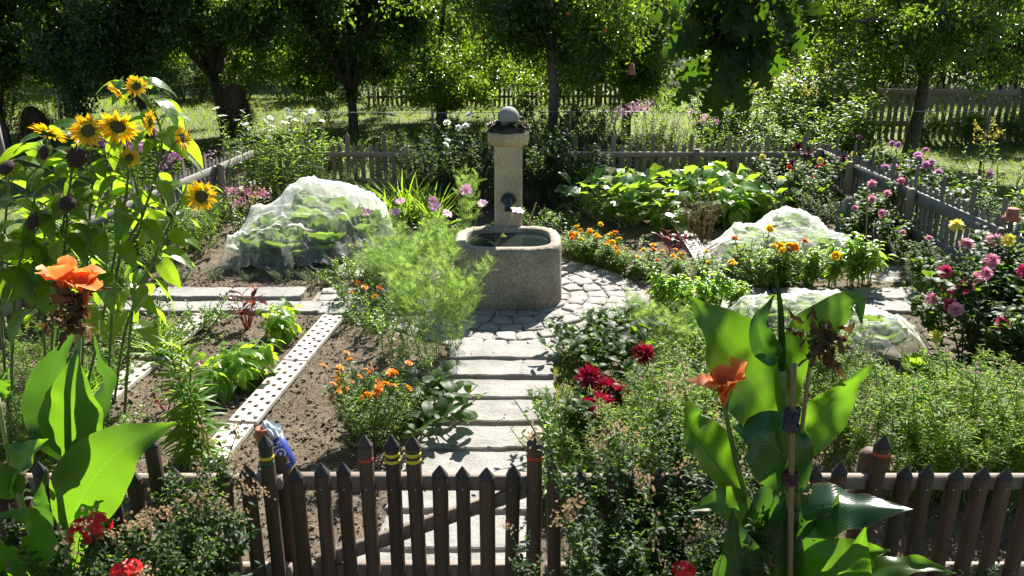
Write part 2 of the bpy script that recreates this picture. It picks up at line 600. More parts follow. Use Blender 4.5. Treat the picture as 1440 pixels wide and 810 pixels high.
def netmat():
    m, n, p, out = newmat('white_netting')
    v = coords(n, 'Object', per_object=False)
    nz = noise(n, 4, v, 5, .6)
    p.inputs['Base Color'].default_value = (.86, .88, .84, 1)
    p.inputs['Roughness'].default_value = .6
    tl = n.nodes.new('ShaderNodeBsdfTranslucent')
    tl.inputs['Color'].default_value = (.86, .9, .84, 1)
    a = n.nodes.new('ShaderNodeMixShader'); a.inputs[0].default_value = .62
    n.links.new(p.outputs[0], a.inputs[1]); n.links.new(tl.outputs[0], a.inputs[2])
    tp = n.nodes.new('ShaderNodeBsdfTransparent')
    lw = n.nodes.new('ShaderNodeLayerWeight'); lw.inputs[0].default_value = .35
    fac = n.nodes.new('ShaderNodeMath'); fac.operation = 'MULTIPLY_ADD'
    n.links.new(lw.outputs['Facing'], fac.inputs[0]); fac.inputs[1].default_value = .46; fac.inputs[2].default_value = .15
    f2 = n.nodes.new('ShaderNodeMath'); f2.operation = 'MULTIPLY_ADD'; f2.use_clamp = True
    n.links.new(nz, f2.inputs[0]); f2.inputs[1].default_value = .45
    f3 = n.nodes.new('ShaderNodeMath'); f3.operation = 'SUBTRACT'; f3.inputs[1].default_value = .2
    n.links.new(fac.outputs[0], f3.inputs[0]); n.links.new(f3.outputs[0], f2.inputs[2])
    mx = n.nodes.new('ShaderNodeMixShader')
    n.links.new(f2.outputs[0], mx.inputs[0])
    n.links.new(tp.outputs[0], mx.inputs[1]); n.links.new(a.outputs[0], mx.inputs[2])
    n.links.new(mx.outputs[0], out.inputs['Surface'])
    return m


def watermat():
    m, n, p, out = newmat('water')
    p.inputs['Base Color'].default_value = (.012, .018, .016, 1)
    p.inputs['Roughness'].default_value = .03
    p.inputs['IOR'].default_value = 1.4
    bump(n, p, noise(n, 9, coords(n), 3), .12, .02)
    return m


M['grey_net'] = flat('grey_net', (.16, .17, .17), .8, .2, 30)
M['soil'], M['lawn'], M['net'], M['water'] = soilmat(), lawnmat(), netmat(), watermat()


# ------------------------------------------------------------------ leaf and flower shapes
def leafT(n=3, wid=.4, prof=None, fold=.12, droop=.18, wave=0., seed=0):
    """blade along +Y: midrib folded by fold, tip dropping by droop"""
    r = np.random.RandomState(seed)
    prof = prof or (lambda t: math.sin(math.pi * t ** .8) ** .9)
    v, lc, fs = [], [], []
    for i in range(n + 1):
        t = i / n
        w = wid / 2 * max(prof(t), .02)
        z = -droop * t * t
        for sx in (-1, 0, 1):
            v.append((sx * w, t, z + (abs(sx) * fold * w * 2 + (wave * math.sin(t * 17 + sx * 2) * w if sx else 0))))
            lc.append((sx, t * 2, 0))
    for i in range(n):
        a = i * 3
        fs += [(a, a + 1, a + 4, a + 3), (a + 1, a + 2, a + 5, a + 4)]
    return T(v, fs, lc=np.array(lc))


def quadT(wid=.5, fold=.12, droop=.15):
    w = wid / 2
    return T([(0, 0, 0), (w, .45, fold * w * 2), (0, 1, -droop), (-w, .45, fold * w * 2)], [(0, 1, 2), (0, 2, 3)])


def fanT(pts, c=(0, .35), cup=.15, fold=.1, droop=.2):
    """flat outline filled from a centre, cupped"""
    P = np.array(pts, float)
    c = np.array(c)
    inner = c + (P - c) * .55
    k = len(P)
    allp = np.vstack([[c], inner, P])
    z = cup * ((allp - c) ** 2).sum(1) + fold * np.abs(allp[:, 0]) - droop * np.maximum(allp[:, 1], 0) ** 2
    fs = []
    for i in range(k):
        j = (i + 1) % k
        fs.append((0, 1 + i, 1 + j))
        fs.append((1 + i, 1 + k + i, 1 + k + j, 1 + j))
    lc = np.column_stack([allp[:, 0] * 2, allp[:, 1] * 2, allp[:, 0] * 0])
    return T(np.column_stack([allp, z]), fs, lc=lc)


def heart(wid=.85, n=16, tooth=.0):
    o = []
    for i in range(n):
        a = 2 * math.pi * i / n
        r = .5 * (1 + .22 * math.cos(a) ** 1 + .12 * math.cos(2 * a) + .05 * math.cos(3 * a)) + (tooth if i % 2 else 0)
        if abs(a - math.pi) < .25: r *= .55
        r *= 1 + .3 * math.exp(-(min(a, 2 * math.pi - a) / .22) ** 2)
        o.append((math.sin(a) * r * wid, .38 + math.cos(a) * r))
    return o


def palm(n=30, lobes=5, depth=.25):
    o = []
    for i in range(n):
        a = 2 * math.pi * i / n
        r = .5 * (1 - depth * (.5 - .5 * math.cos(lobes * a))) + (.03 if i % 2 else -.01)
        if abs(a - math.pi) < .3: r *= .35
        o.append((math.sin(a) * r, .4 + math.cos(a) * r))
    return o


def fernT(seed, thin=.013):
    r = np.random.RandomState(seed)
    v, fs = [], []

    def strip(a, b, w):
        a, b = np.array(a), np.array(b)
        d = nrm(b - a)
        s = np.array([d[1], -d[0], 0]) * w
        k = len(v)
        v.extend([a - s, a + s, b + s * .5, b - s * .5])
        fs.append((k, k + 1, k + 2, k + 3))
    strip((0, 0, 0), (0, 1, -.15), thin)
    for i in range(5):
        t = .2 + .17 * i
        for sd in (-1, 1):
            L = .42 * (1 - .55 * t) * r.uniform(.8, 1.1)
            b = np.array([0, t, -.15 * t * t])
            e = b + np.array([sd * L * .72, L * .7, r.uniform(-.06, .1)])
            strip(b, e, thin * .8)
            for q in (.5,):
                m = b * (1 - q) + e * q
                for s2 in (-1, 1):
                    strip(m, m + np.array([sd * .07 + s2 * .05, .1, r.uniform(-.05, .05)]), thin * .7)
    return T(v, fs)


L_TREE = quadT(.55, .15, .2)
L_OVAL = leafT(3, .52, fold=.18, droop=.22)
L_LANCE = leafT(3, .22, fold=.25, droop=.3)
L_NARROW = leafT(2, .13, fold=.2, droop=.25)
L_PEPPER = leafT(4, .42, fold=.3, droop=.45)
L_STRAP = leafT(6, .05, lambda t: (1 - t) ** .5, fold=.4, droop=.35)
L_PETAL = leafT(3, .42, lambda t: (math.sin(math.pi * min(1, .1 + t * .8)) ** .8), fold=.12, droop=.1)
L_RAY = leafT(3, .3, fold=.15, droop=.12)
L_BROAD = leafT(4, .75, lambda t: math.sin(math.pi * (.08 + .84 * t)) ** .7, fold=.12, droop=.15)
L_HEART = fanT(heart(.9), cup=-.25, fold=.16, droop=.32)
L_SUN = fanT(heart(.82, 22, .012), cup=-.2, fold=.2, droop=.4)
L_SQUASH = fanT(palm(), (0, .3), cup=-.15, fold=.25, droop=.2)
L_DAHLIA = fanT([(math.sin(a) * .27 * (1 + .1 * (i % 2)), .5 - math.cos(a) * .5) for i, a in enumerate(np.linspace(0, 2 * math.pi, 12, endpoint=False))], (0, .45), -.3, .2, .2)
L_CAB = fanT([(math.sin(a) * (.46 + .035 * math.sin(9 * a)), .5 - math.cos(a) * (.5 + .03 * math.sin(7 * a))) for a in np.linspace(0, 2 * math.pi, 28, endpoint=False)], (0, .35), .5, .0, .1)


def oak_prof(t):
    return (math.sin(math.pi * (t * .92 + .02) ** 1.25) ** .8) * (.66 + .34 * math.cos(t * 2 * math.pi * 4.2)) + .04


L_OAK = leafT(30, .72, oak_prof, fold=.12, droop=.25, wave=.12)
FERN = [fernT(i) for i in range(3)]


def ring(mb, tpl, n, r0, L, W_, elev, z0=0., mi=0, jit=.12, rr=None, rnd=(0, 1), ph=0.):
    rr = rr or np.random.RandomState(1)
    a = np.arange(n) * 2 * math.pi / n + ph + rr.uniform(-jit, jit, n)
    e = np.radians(elev) + rr.uniform(-jit, jit, n) * 1.2
    Y = np.column_stack([np.cos(a) * np.cos(e), np.sin(a) * np.cos(e), np.sin(e)])
    Z = np.column_stack([-np.cos(a) * np.sin(e), -np.sin(a) * np.sin(e), np.cos(e)])
    P = np.column_stack([np.cos(a) * r0, np.sin(a) * r0, np.full(n, z0)])
    l = L * rr.uniform(.85, 1.1, n)
    mb.inst(tpl, P, Y, Z, np.column_stack([np.full(n, W_), l, l]), rr.uniform(*rnd, n), mi)


def dome(mb, r, h, z0=0, mi=1, k=10, m=4, seed=0, rough=.08):
    rr = np.random.RandomState(seed)
    rings = []
    for i in range(m):
        t = i / (m - .5)
        a = np.arange(k) * 2 * math.pi / k
        q = r * math.cos(t * math.pi / 2) * (1 + rr.uniform(-rough, rough, k))
        rings.append(np.column_stack([np.cos(a) * q, np.sin(a) * q, np.full(k, z0 + h * math.sin(t * math.pi / 2))]))
    mb.loft(rings, mi=mi)


def fl_mesh(kind, seed=0):
    rr = np.random.RandomState(seed)
    b = MB()
    if kind == 'sunflower':
        ring(b, L_RAY, 19, .04, .085, .085, 8, .0, 0, .14, rr)
        ring(b, L_RAY, 17, .04, .075, .08, 28, .004, 0, .14, rr)
        dome(b, .05, .018, -.004, 1, 14, 4, seed)
        return b.mesh('flower_head', [M['yellow'], M['seed_green']])
    if kind in ('dahlia', 'dahlia_mauve', 'dahlia_yellow', 'dahlia_red', 'dahlia_dark', 'dahlia_soft'):
        c = {'dahlia': 'deep_pink', 'dahlia_mauve': 'mauve', 'dahlia_yellow': 'lemon', 'dahlia_red': 'crimson', 'dahlia_dark': 'maroon', 'dahlia_soft': 'pink'}[kind]
        tp = leafT(3, .3, fold=.4, droop=-.1) if kind == 'dahlia_red' else L_PETAL
        L = .075 if kind == 'dahlia_red' else .05
        for n, e, r0, z, k in ((15, -25, .006, -.006, 1), (14, 0, .006, 0, 1), (13, 24, .006, .004, .95), (11, 46, .005, .007, .85), (8, 66, .003, .01, .7), (5, 82, .001, .012, .55)):
            ring(b, tp, n, r0, L * k, L * k * (1. if kind != 'dahlia_red' else .8), e, z, 0, .18, rr)
        return b.mesh('blossom', [M[c]])
    if kind in ('marigold', 'marigold_gold'):
        for n, e, k in ((12, -5, 1), (12, 20, .95), (10, 45, .8), (7, 68, .65)):
            ring(b, L_BROAD, n, .004, .027 * k, .026, e, 0, 0, .25, rr)
        return b.mesh('blossom', [M['orange' if kind == 'marigold' else 'gold']])
    if kind in ('cosmos', 'cosmos_orange', 'daisy_white'):
        L = {'cosmos': .045, 'cosmos_orange': .024, 'daisy_white': .03}[kind]
        ring(b, L_BROAD, 8, .006, L, L * .95, 12, 0, 0, .1, rr)
        if kind == 'cosmos_orange': ring(b, L_BROAD, 6, .004, L * .8, L * .8, 40, 0, 0, .1, rr)
        dome(b, .01, .006, 0, 1, 8, 3)
        return b.mesh('blossom', [M[{'cosmos': 'pale_pink', 'cosmos_orange': 'orange', 'daisy_white': 'white'}[kind]], M['gold']])
    if kind in ('phlox_pink', 'phlox_white', 'sedum', 'phlox_pale'):
        N = 34
        p = rr.normal(0, 1, (N, 3)) * (.06, .06, .035)
        for i in range(N):
            d = nrm(p[i] * (1, 1, .6) + (0, 0, .06))
            b.inst(L_BROAD, np.repeat(p[i][None], 4, 0), nrm(np.cross(d, nrm(rr.normal(0, 1, (4, 3))))), d, .02, rr.uniform(0, 1, 4), 0)
        return b.mesh('blossom', [M[{'phlox_pink': 'mauve', 'phlox_white': 'white', 'sedum': 'pink', 'phlox_pale': 'pale_pink'}[kind]]])
    if kind == 'geranium':
        N = 30
        for i in range(N):
            d = nrm(rr.normal(0, 1, 3) + (0, 0, .7))
            P = d * .05 * rr.uniform(.85, 1.1)
            a = nrm(np.cross(d, (.3, .2, 1)))
            c = np.cross(d, a)
            th = np.arange(5) * 2 * math.pi / 5 + rr.uniform(0, 6)
            Y = a * np.cos(th)[:, None] + c * np.sin(th)[:, None] + d * .25
            b.inst(L_BROAD, np.repeat(P[None], 5, 0), Y, d, .02, rr.uniform(0, 1, 5), 0)
        return b.mesh('blossom', [M['red']])
    if kind in ('aster', 'aster_bud', 'spirea'):
        N = {'aster': 3, 'aster_bud': 5, 'spirea': 26}[kind]
        sp = .018 if kind != 'spirea' else .03
        for i in range(N):
            P = rr.normal(0, sp, 3) * (1, 1, .5)
            d = nrm(rr.normal(0, .4, 3) + (0, 0, 1))
            th = np.arange(7) * 2 * math.pi / 7
            a = nrm(np.cross(d, (.3, .9, .1)))
            c = np.cross(d, a)
            up = .2 if kind == 'aster' else 1.2
            b.inst(L_RAY, np.repeat(P[None], 7, 0), a * np.cos(th)[:, None] + c * np.sin(th)[:, None] + d * up, d, .014 if kind == 'aster' else .012, rr.uniform(0, 1, 7), 0)
        return b.mesh('blossom', [M[{'aster': 'mauve', 'aster_bud': 'rose_buff', 'spirea': 'rose_buff'}[kind]]])
    if kind == 'goldenrod':
        for i in range(60):
            t = rr.uniform(0, 1)
            a = rr.uniform(0, 6.28)
            P = np.array([math.cos(a) * .06 * (1 - t), math.sin(a) * .06 * (1 - t), .2 * t])
            b.inst(L_BROAD, P[None], nrm(rr.normal(0, 1, 3)), nrm(rr.normal(0, 1, 3)), .016, rr.uniform(0, 1), 0)
        return b.mesh('blossom', [M['golden']])
    if kind == 'rose':
        for n, e, k in ((6, 10, 1), (6, 35, .9), (5, 60, .75), (4, 78, .6)):
            ring(b, L_BROAD, n, .004, .045 * k, .05, e, 0, 0, .2, rr)
        return b.mesh('blossom', [M['white']])
    if kind == 'ball_red':
        for n, e, k in ((9, 0, 1), (9, 30, .9), (7, 60, .7)):
            ring(b, L_BROAD, n, .003, .025 * k, .024, e, 0, 0, .2, rr)
        return b.mesh('blossom', [M['red']])


FL = {}


def flmesh(kind):
    if kind not in FL:
        FL[kind] = [fl_mesh(kind, i) for i in range(3)]
    return FL[kind]


# ------------------------------------------------------------------ plants
def shoots(rr, n, r0, h, lean, bend, side=0, hv=.3, k=7, side_len=.5):
    out = []
    for i in range(n):
        a = rr.uniform(0, 6.283)
        a2 = a + rr.uniform(-.6, .6)
        q = r0 * math.sqrt(rr.uniform(0, 1))
        hh = h * rr.uniform(1 - hv, 1.0)
        s = np.linspace(0, 1, k)
        ln = math.tan(math.radians(lean) * rr.uniform(.2, 1)) if lean else 0
        x = s * ln + bend * s * s * rr.uniform(.3, 1)
        P = np.column_stack([math.cos(a) * q + math.cos(a2) * x * hh, math.sin(a) * q + math.sin(a2) * x * hh, s * hh * (1 - .12 * bend * s)])
        P[1:] += rr.normal(0, .012 * hh, (k - 1, 3)) * (1, 1, .3)
        out.append((P, 0))
        for j in range(side):
            t = rr.uniform(.3, .9)
            i0 = t * (k - 1)
            b = np.array([np.interp(i0, range(k), P[:, c]) for c in range(3)])
            a3 = rr.uniform(0, 6.283)
            l = hh * (1 - t * .8) * side_len * rr.uniform(.6, 1)
            e = b + np.array([math.cos(a3) * l * .65, math.sin(a3) * l * .65, l * .75])
            out.append((bez(b, (b + e) / 2 + np.array([math.cos(a3), math.sin(a3), -.3]) * l * .18, e, 5), 1))
    return out


def leaves_on(mb, rr, polys, tpl, n, L, t0=.15, e0=10, e1=45, taper=.4, mi=0, jit=.35, pet=0., petmb=None, asp=1., tilt=.3, rnd=None):
    for P, lv in polys:
        k = len(P)
        m = n if lv == 0 else max(3, int(n * .5))
        t = np.linspace(t0 if lv == 0 else .1, 1, m) + rr.uniform(-.5, .5, m) / max(m, 1)
        t = np.clip(t, 0, 1)
        pos = np.column_stack([np.interp(t * (k - 1), range(k), P[:, c]) for c in range(3)])
        az = np.arange(m) * 2.4 + rr.uniform(0, 6.28) + rr.uniform(-jit, jit, m)
        e = np.radians(e0 + (e1 - e0) * t) + rr.normal(0, jit * .6, m)
        Y = np.column_stack([np.cos(az) * np.cos(e), np.sin(az) * np.cos(e), np.sin(e)])
        Z = np.column_stack([-np.cos(az) * np.sin(e), -np.sin(az) * np.sin(e), np.cos(e)]) + rr.normal(0, tilt, (m, 3))
        l = L * rr.uniform(.65, 1.1, m) * (1 - taper * t)
        if pet:
            end = pos + Y * (l * pet)[:, None] + np.array([0, 0, 1]) * (l * pet * .2)[:, None]
            if petmb is not None:
                for a, b in zip(pos, end): petmb.tube([a, (a + b) / 2 + np.array([0, 0, .01]), b], .0028 + L * .008, 4, cap=False)
            pos = end
            Y = Y - np.array([0, 0, .5])
        mb.inst(tpl, pos, Y, Z, np.column_stack([l * asp, l, l]), rr.uniform(0, 1, m) if rnd is None else rr.uniform(*rnd, m), mi)


def plant(name, label, cat, loc, seed, n, h, r0=.08, lean=20, bend=.2, side=0, tpl=L_OVAL, nl=12, L=.08, t0=.15, e0=10, e1=40, taper=.4, pet=0., asp=1.,
          mat='leaf', smat='stem', sr=.006, flower=None, nf=0, fsz=1., fdir=(0, -.3, 1), group=None, side_len=.5, fall=False, tilt=.3, hv=.3):
    """a leafy plant: stems, foliage and each flower as its own part"""
    rr = np.random.RandomState(seed)
    th = thing(name, label, cat, loc, group)
    sh = shoots(rr, n, r0, h, lean, bend, side, hv, side_len=side_len)
    st, lf = MB(), MB()
    for P, lv in sh:
        st.tube(P, np.linspace(sr * (1 if lv == 0 else .6), sr * .4, len(P)), 5, cap=False)
    for tp in (tpl if isinstance(tpl, list) else [tpl]):
        leaves_on(lf, rr, sh, tp, nl, L, t0, e0, e1, taper, pet=pet, petmb=st if pet > .3 else None, asp=asp, tilt=tilt)
    st.build('stem', M[smat], th)
    lf.build('foliage', M[mat], th)
    if flower:
        kinds = flower if isinstance(flower, (list, tuple)) else [flower]
        tips = [P[-1] for P, lv in sh]
        tips.sort(key=lambda p: -p[2])
        tips = tips[:max(nf, 1) * (2 if fall else 1)]
        rr.shuffle(tips)
        for i, p in enumerate(tips[:nf]):
            me = flmesh(kinds[i % len(kinds)])[i % 3]
            d = nrm(np.array(fdir) + rr.normal(0, .45, 3) + np.array([p[0], p[1], 0]) * .6)
            share('blossom', me, th, p + d * .006, face(d, rr.uniform(0, 6)), fsz * rr.uniform(.8, 1.15))
    return th


PROTO = {}


def put(kind, px, py, h=None, label=None, cat=None, group=None, seed=None, w=1., y=None, name=None, xyz=None):
    """set one plant of a kind with its foot at the place seen at (px, py); h is its height"""
    k = KINDS[kind]
    rr = put.rr
    v = rr.randint(k.get('var', 3)) if seed is None else seed
    key = (kind, v)
    if key not in PROTO:
        PROTO[key] = k['make'](v)
    p = G(px, py) if xyz is None else np.array(xyz)
    s = (h / k['h']) if h else 1.
    o = dup(PROTO[key], p, rr.uniform(0, 6.28), (s * w, s * w, s), label, group)
    if name: o.name = name
    if cat: o['category'] = cat
    return o


put.rr = random.Random(5)
put.rr.randint = lambda n, _r=random.Random(7): _r.randrange(n)


def P_(name, cat, **kw):
    return lambda v: plant(name, '', cat, (0, 0, -50), 100 + v * 13 + sum(map(ord, name)), **kw)


L_LILY = leafT(4, .2, fold=.25, droop=.45)
KINDS = {
    'lily': dict(h=1., make=P_('lily', 'lily', n=3, h=1., r0=.07, lean=6, bend=.03, tpl=L_LILY, nl=80, L=.24, t0=.08, e0=-5, e1=55, taper=.45, mat='leaf', sr=.009, hv=.25)),
    'aster': dict(h=.9, make=P_('aster', 'aster', n=16, h=.9, r0=.16, lean=16, bend=.12, side=5, tpl=L_LANCE, nl=28, L=.085, e0=15, e1=40, mat='aster_leaf', smat='stem', flower=['aster_bud', 'aster'], nf=9, fsz=.8, hv=.4)),
    'aster_grey': dict(h=.8, make=P_('aster', 'aster', n=15, h=.8, r0=.16, lean=18, bend=.15, side=6, tpl=L_LANCE, nl=26, L=.065, e0=15, e1=40, mat='aster_leaf', smat='stem', flower=['aster_bud'], nf=12, fsz=.8, hv=.4)),
    'phlox': dict(h=.9, make=P_('phlox', 'phlox', n=15, h=.9, r0=.2, lean=12, bend=.08, tpl=L_LANCE, nl=26, L=.12, e0=5, e1=35, mat='leaf', flower=['phlox_pink'], nf=9, hv=.35)),
    'phlox_white': dict(h=1.1, make=P_('phlox', 'phlox', n=16, h=1.1, r0=.22, lean=10, bend=.08, tpl=L_LANCE, nl=30, L=.12, e0=5, e1=40, mat='leaf', flower=['daisy_white'], nf=9, fsz=1.1)),
    'phlox_pale': dict(h=1.1, make=P_('phlox', 'phlox', n=16, h=1.1, r0=.22, lean=14, bend=.1, side=1, tpl=L_LANCE, nl=22, L=.11, e0=5, e1=40, mat='leaf', flower=['phlox_pale'], nf=4, fsz=.8)),
    'sedum': dict(h=.5, make=P_('sedum', 'sedum', n=16, h=.5, r0=.15, lean=24, bend=.15, tpl=L_OVAL, nl=12, L=.08, mat='leaf', flower=['sedum'], nf=6, fsz=.8)),
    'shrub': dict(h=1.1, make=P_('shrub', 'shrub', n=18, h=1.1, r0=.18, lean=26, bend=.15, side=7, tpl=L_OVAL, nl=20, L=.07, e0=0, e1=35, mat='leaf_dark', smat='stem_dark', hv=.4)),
    'shrub_light': dict(h=1.1, make=P_('shrub', 'shrub', n=22, h=1.1, r0=.2, lean=28, bend=.15, side=8, tpl=L_OVAL, nl=22, L=.075, e0=0, e1=35, mat='leaf', smat='stem_dark', hv=.4)),
    'rose': dict(h=1.2, make=P_('rose_bush', 'rose', n=13, h=1.2, r0=.15, lean=22, bend=.12, side=6, tpl=L_OVAL, nl=18, L=.065, mat='leaf_dark', smat='stem_dark', flower=['rose'], nf=4)),
    'dahlia_mauve': dict(h=1., make=P_('dahlia_bush', 'dahlia', n=13, h=1., r0=.15, lean=26, bend=.1, side=5, tpl=L_DAHLIA, nl=14, L=.12, mat='leaf_dark', flower=['dahlia_mauve'], nf=3, fsz=1.0)),
    'dahlia_dark': dict(h=1., make=P_('dahlia_bush', 'dahlia', n=13, h=1., r0=.15, lean=26, bend=.1, side=5, tpl=L_DAHLIA, nl=14, L=.12, mat='leaf_dark', flower=['dahlia_dark', 'dahlia_dark', 'dahlia_yellow'], nf=3)),
    'dahlia_pink': dict(h=.8, make=P_('dahlia_bush', 'dahlia', n=11, h=.8, r0=.13, lean=26, bend=.1, side=5, tpl=L_DAHLIA, nl=14, L=.11, mat='leaf_dark', flower=['dahlia_soft'], nf=2)),
    'ball_dahlia': dict(h=.8, make=P_('dahlia_bush', 'dahlia', n=11, h=.8, r0=.13, lean=26, bend=.1, side=5, tpl=L_DAHLIA, nl=14, L=.11, mat='leaf_dark', flower=['ball_red'], nf=5, fsz=1.3)),
    'goldenrod': dict(h=1.1, make=P_('goldenrod', 'goldenrod', n=14, h=1.1, r0=.2, lean=12, bend=.1, tpl=L_LANCE, nl=26, L=.1, mat='leaf', flower=['goldenrod'], nf=5)),
    'herb': dict(h=.35, make=P_('herb', 'herb', n=16, h=.35, r0=.16, lean=38, bend=.25, side=2, tpl=L_OVAL, nl=10, L=.065, t0=.2, mat='leaf')),
    'herb_lime': dict(h=.3, make=P_('herb', 'herb', n=16, h=.3, r0=.16, lean=40, bend=.25, side=2, tpl=L_OVAL, nl=9, L=.06, t0=.2, mat='leaf_lime')),
    'herb_grey': dict(h=.3, make=P_('herb', 'herb', n=20, h=.3, r0=.16, lean=40, bend=.25, side=3, tpl=L_LANCE, nl=12, L=.045, t0=.1, mat='leaf_grey')),
    'strawberry': dict(h=.25, make=P_('strawberry_plant', 'strawberry plant', n=16, h=.25, r0=.1, lean=45, bend=.3, tpl=L_DAHLIA, nl=4, L=.11, t0=.6, taper=.1, mat='leaf_dark')),
    'fern': dict(h=.5, make=P_('fennel', 'fennel', n=14, h=.5, r0=.16, lean=28, bend=.2, side=2, tpl=FERN, nl=8, L=.18, t0=.15, e0=25, e1=50, mat='fern', smat='stem_pale')),
    'dill': dict(h=1.3, make=P_('dill', 'dill', n=4, h=1.3, r0=.08, lean=9, bend=.1, side=5, tpl=FERN, nl=7, L=.16, t0=.25, e0=40, e1=60, mat='fern', smat='stem_pale', sr=.005, side_len=.35)),
    'carrot': dict(h=.3, make=P_('carrot', 'carrot', n=16, h=.3, r0=.14, lean=40, bend=.3, tpl=FERN, nl=5, L=.15, t0=.2, e0=25, e1=50, mat='fern', smat='stem_pale')),
    'leek': dict(h=.75, make=P_('leek', 'leek', n=9, h=.12, r0=.1, lean=10, bend=.1, tpl=L_STRAP, nl=6, L=.7, t0=.1, e0=60, e1=78, taper=.1, mat='leaf', smat='stem_pale', sr=.014)),
    'grass_tuft': dict(h=.3, make=P_('grass_tuft', 'grass', n=12, h=.04, r0=.07, lean=10, bend=.1, tpl=L_STRAP, nl=7, L=.32, t0=.1, e0=45, e1=75, taper=.1, mat='leaf_lime', sr=.003)),
    'pepper': dict(h=.5, make=P_('pepper_plant', 'pepper plant', n=5, h=.5, r0=.06, lean=16, bend=.1, side=6, tpl=L_PEPPER, nl=11, L=.12, t0=.25, e0=-10, e1=20, mat='leaf_lime', side_len=.7)),
    'bean': dict(h=.45, make=P_('bean_plant', 'bean plant', n=6, h=.4, r0=.09, lean=24, bend=.15, side=2, tpl=L_HEART, nl=9, L=.15, t0=.2, e0=10, e1=30, pet=.6, mat='leaf_lime', smat='stem_pale', sr=.004)),
    'beet': dict(h=.32, make=P_('beet', 'beet', n=11, h=.3, r0=.03, lean=32, bend=.2, tpl=leafT(4, .4, fold=.15, droop=.4, wave=.3), nl=2, L=.15, t0=.9, taper=.1, e0=30, e1=40, mat='red_leaf', smat='stem_red')),
    'marigold': dict(h=.32, make=P_('marigold', 'marigold', n=20, h=.32, r0=.1, lean=34, bend=.1, side=4, tpl=L_LANCE, nl=18, L=.07, t0=.02, e0=0, e1=40, mat='leaf', flower=['marigold', 'marigold_gold', 'marigold'], nf=5, fsz=.95)),
    'marigold_gold': dict(h=.32, make=P_('marigold', 'marigold', n=20, h=.32, r0=.1, lean=34, bend=.1, side=4, tpl=L_LANCE, nl=18, L=.07, t0=.02, e0=0, e1=40, mat='leaf', flower=['marigold_gold'], nf=4, fsz=1.0)),
    'tagetes': dict(h=.6, make=P_('orange_cosmos', 'orange cosmos', n=18, h=.6, r0=.1, lean=28, bend=.12, side=7, tpl=[L_NARROW, L_LANCE], nl=14, L=.065, e0=15, e1=40, mat='leaf', smat='stem_dark', flower=['cosmos_orange'], nf=24, fsz=.95, fdir=(0, -.7, 1))),
    'squash': dict(h=.98, make=P_('squash_plant', 'squash plant', n=7, h=.45, r0=.2, lean=50, bend=.5, tpl=L_SQUASH, nl=8, L=.42, t0=.2, e0=25, e1=60, taper=.25, pet=1.3, mat='squash', smat='stem_pale', sr=.012, tilt=.25)),
    'sprig': dict(h=.9, make=P_('loosestrife', 'tall weed', n=5, h=.9, r0=.05, lean=8, bend=.06, tpl=L_LANCE, nl=40, L=.09, e0=10, e1=45, mat='leaf', side=0)),
    'amaranth': dict(h=.6, make=P_('amaranth', 'amaranth', n=5, h=.6, r0=.08, lean=14, bend=.1, side=4, tpl=L_OVAL, nl=12, L=.06, t0=.2, mat='leaf_lime', smat='stem_pale')),
    'weed': dict(h=.08, make=P_('weed', 'weed', n=6, h=.08, r0=.04, lean=45, bend=.3, tpl=L_OVAL, nl=4, L=.05, t0=.3, mat='leaf_lime', sr=.002)),
    'dry_stalks': dict(h=.6, make=P_('dried_pea_plant', 'dried plant', n=26, h=.6, r0=.12, lean=14, bend=.1, side=3, tpl=L_LANCE, nl=4, L=.06, t0=.3, e0=-30, e1=0, mat='straw', smat='stake_wood', sr=.004)),
    'salal': dict(h=.35, make=P_('lettuce', 'lettuce', n=10, h=.1, r0=.05, lean=30, bend=.2, tpl=L_CAB, nl=4, L=.22, t0=.2, e0=20, e1=60, taper=.2, mat='leaf_lime', sr=.006)),
}

# ------------------------------------------------------------------ the setting: lawn, soil, paving, hill, wood
rs = np.random.RandomState(3)
FX0 = lambda y: -4.87 + (np.asarray(y) - 7.5) * .104     # the side fence on the sunflower side
FX1 = 5.25                                               # the side fence on the dahlia side
FYB = 13.4                                               # back fence
FYF = 3.56                                               # front fence with the gate


def gridmesh(name, xs, ys, zf, mat, kind='structure', smooth=True):
    X, Y = np.meshgrid(xs, ys)
    Z = zf(X, Y)
    b = MB()
    nx, ny = len(xs), len(ys)
    i = np.arange(nx * ny).reshape(ny, nx)
    q = np.stack([i[:-1, :-1], i[:-1, 1:], i[1:, 1:], i[1:, :-1]], -1).reshape(-1, 4)
    b.v.append(np.column_stack([X.ravel(), Y.ravel(), Z.ravel()]))
    b.r.append(np.full(nx * ny, .5)); b.c.append(np.zeros((nx * ny, 3))); b.f.append((q, 0)); b.n = nx * ny
    o = b.build(name, mat, smooth=smooth)
    if kind: o['kind'] = kind
    return o


def lawn_z(X, Y):
    ins = (X > FX0(Y) + .1) & (X < FX1 - .1) & (Y < FYB - .1) & (Y > -3)
    return np.where(ins, -.2, .05 * (fbm(X * .4 + 50, Y * .4 + 50, 4) - .5) - .01)


gx = np.concatenate([[-220, -120, -60], np.arange(-30, 30.1, .4), [60, 120, 220]])
gy = np.concatenate([[-150, -60, -20], np.arange(-6, 44.1, .4), [70, 120, 250]])
gridmesh('lawn', gx, gy, lawn_z, M['lawn'])


def added_hill_z(X, Y):
    return 10 * np.clip((Y - 44) / 26, 0, 1) ** .7 + 1.2 * fbm(X * .2 + 90, Y * .2, 8) - 1.2


M['added_hill'] = flat('added_hill_green', (.03, .05, .015), .9, .6, .8, bumpy=.9)
gridmesh('added_hill', np.linspace(-150, 150, 60), np.linspace(43, 120, 30), added_hill_z, M['added_hill'])  # rise added behind the wood to keep bright sky out of its gaps


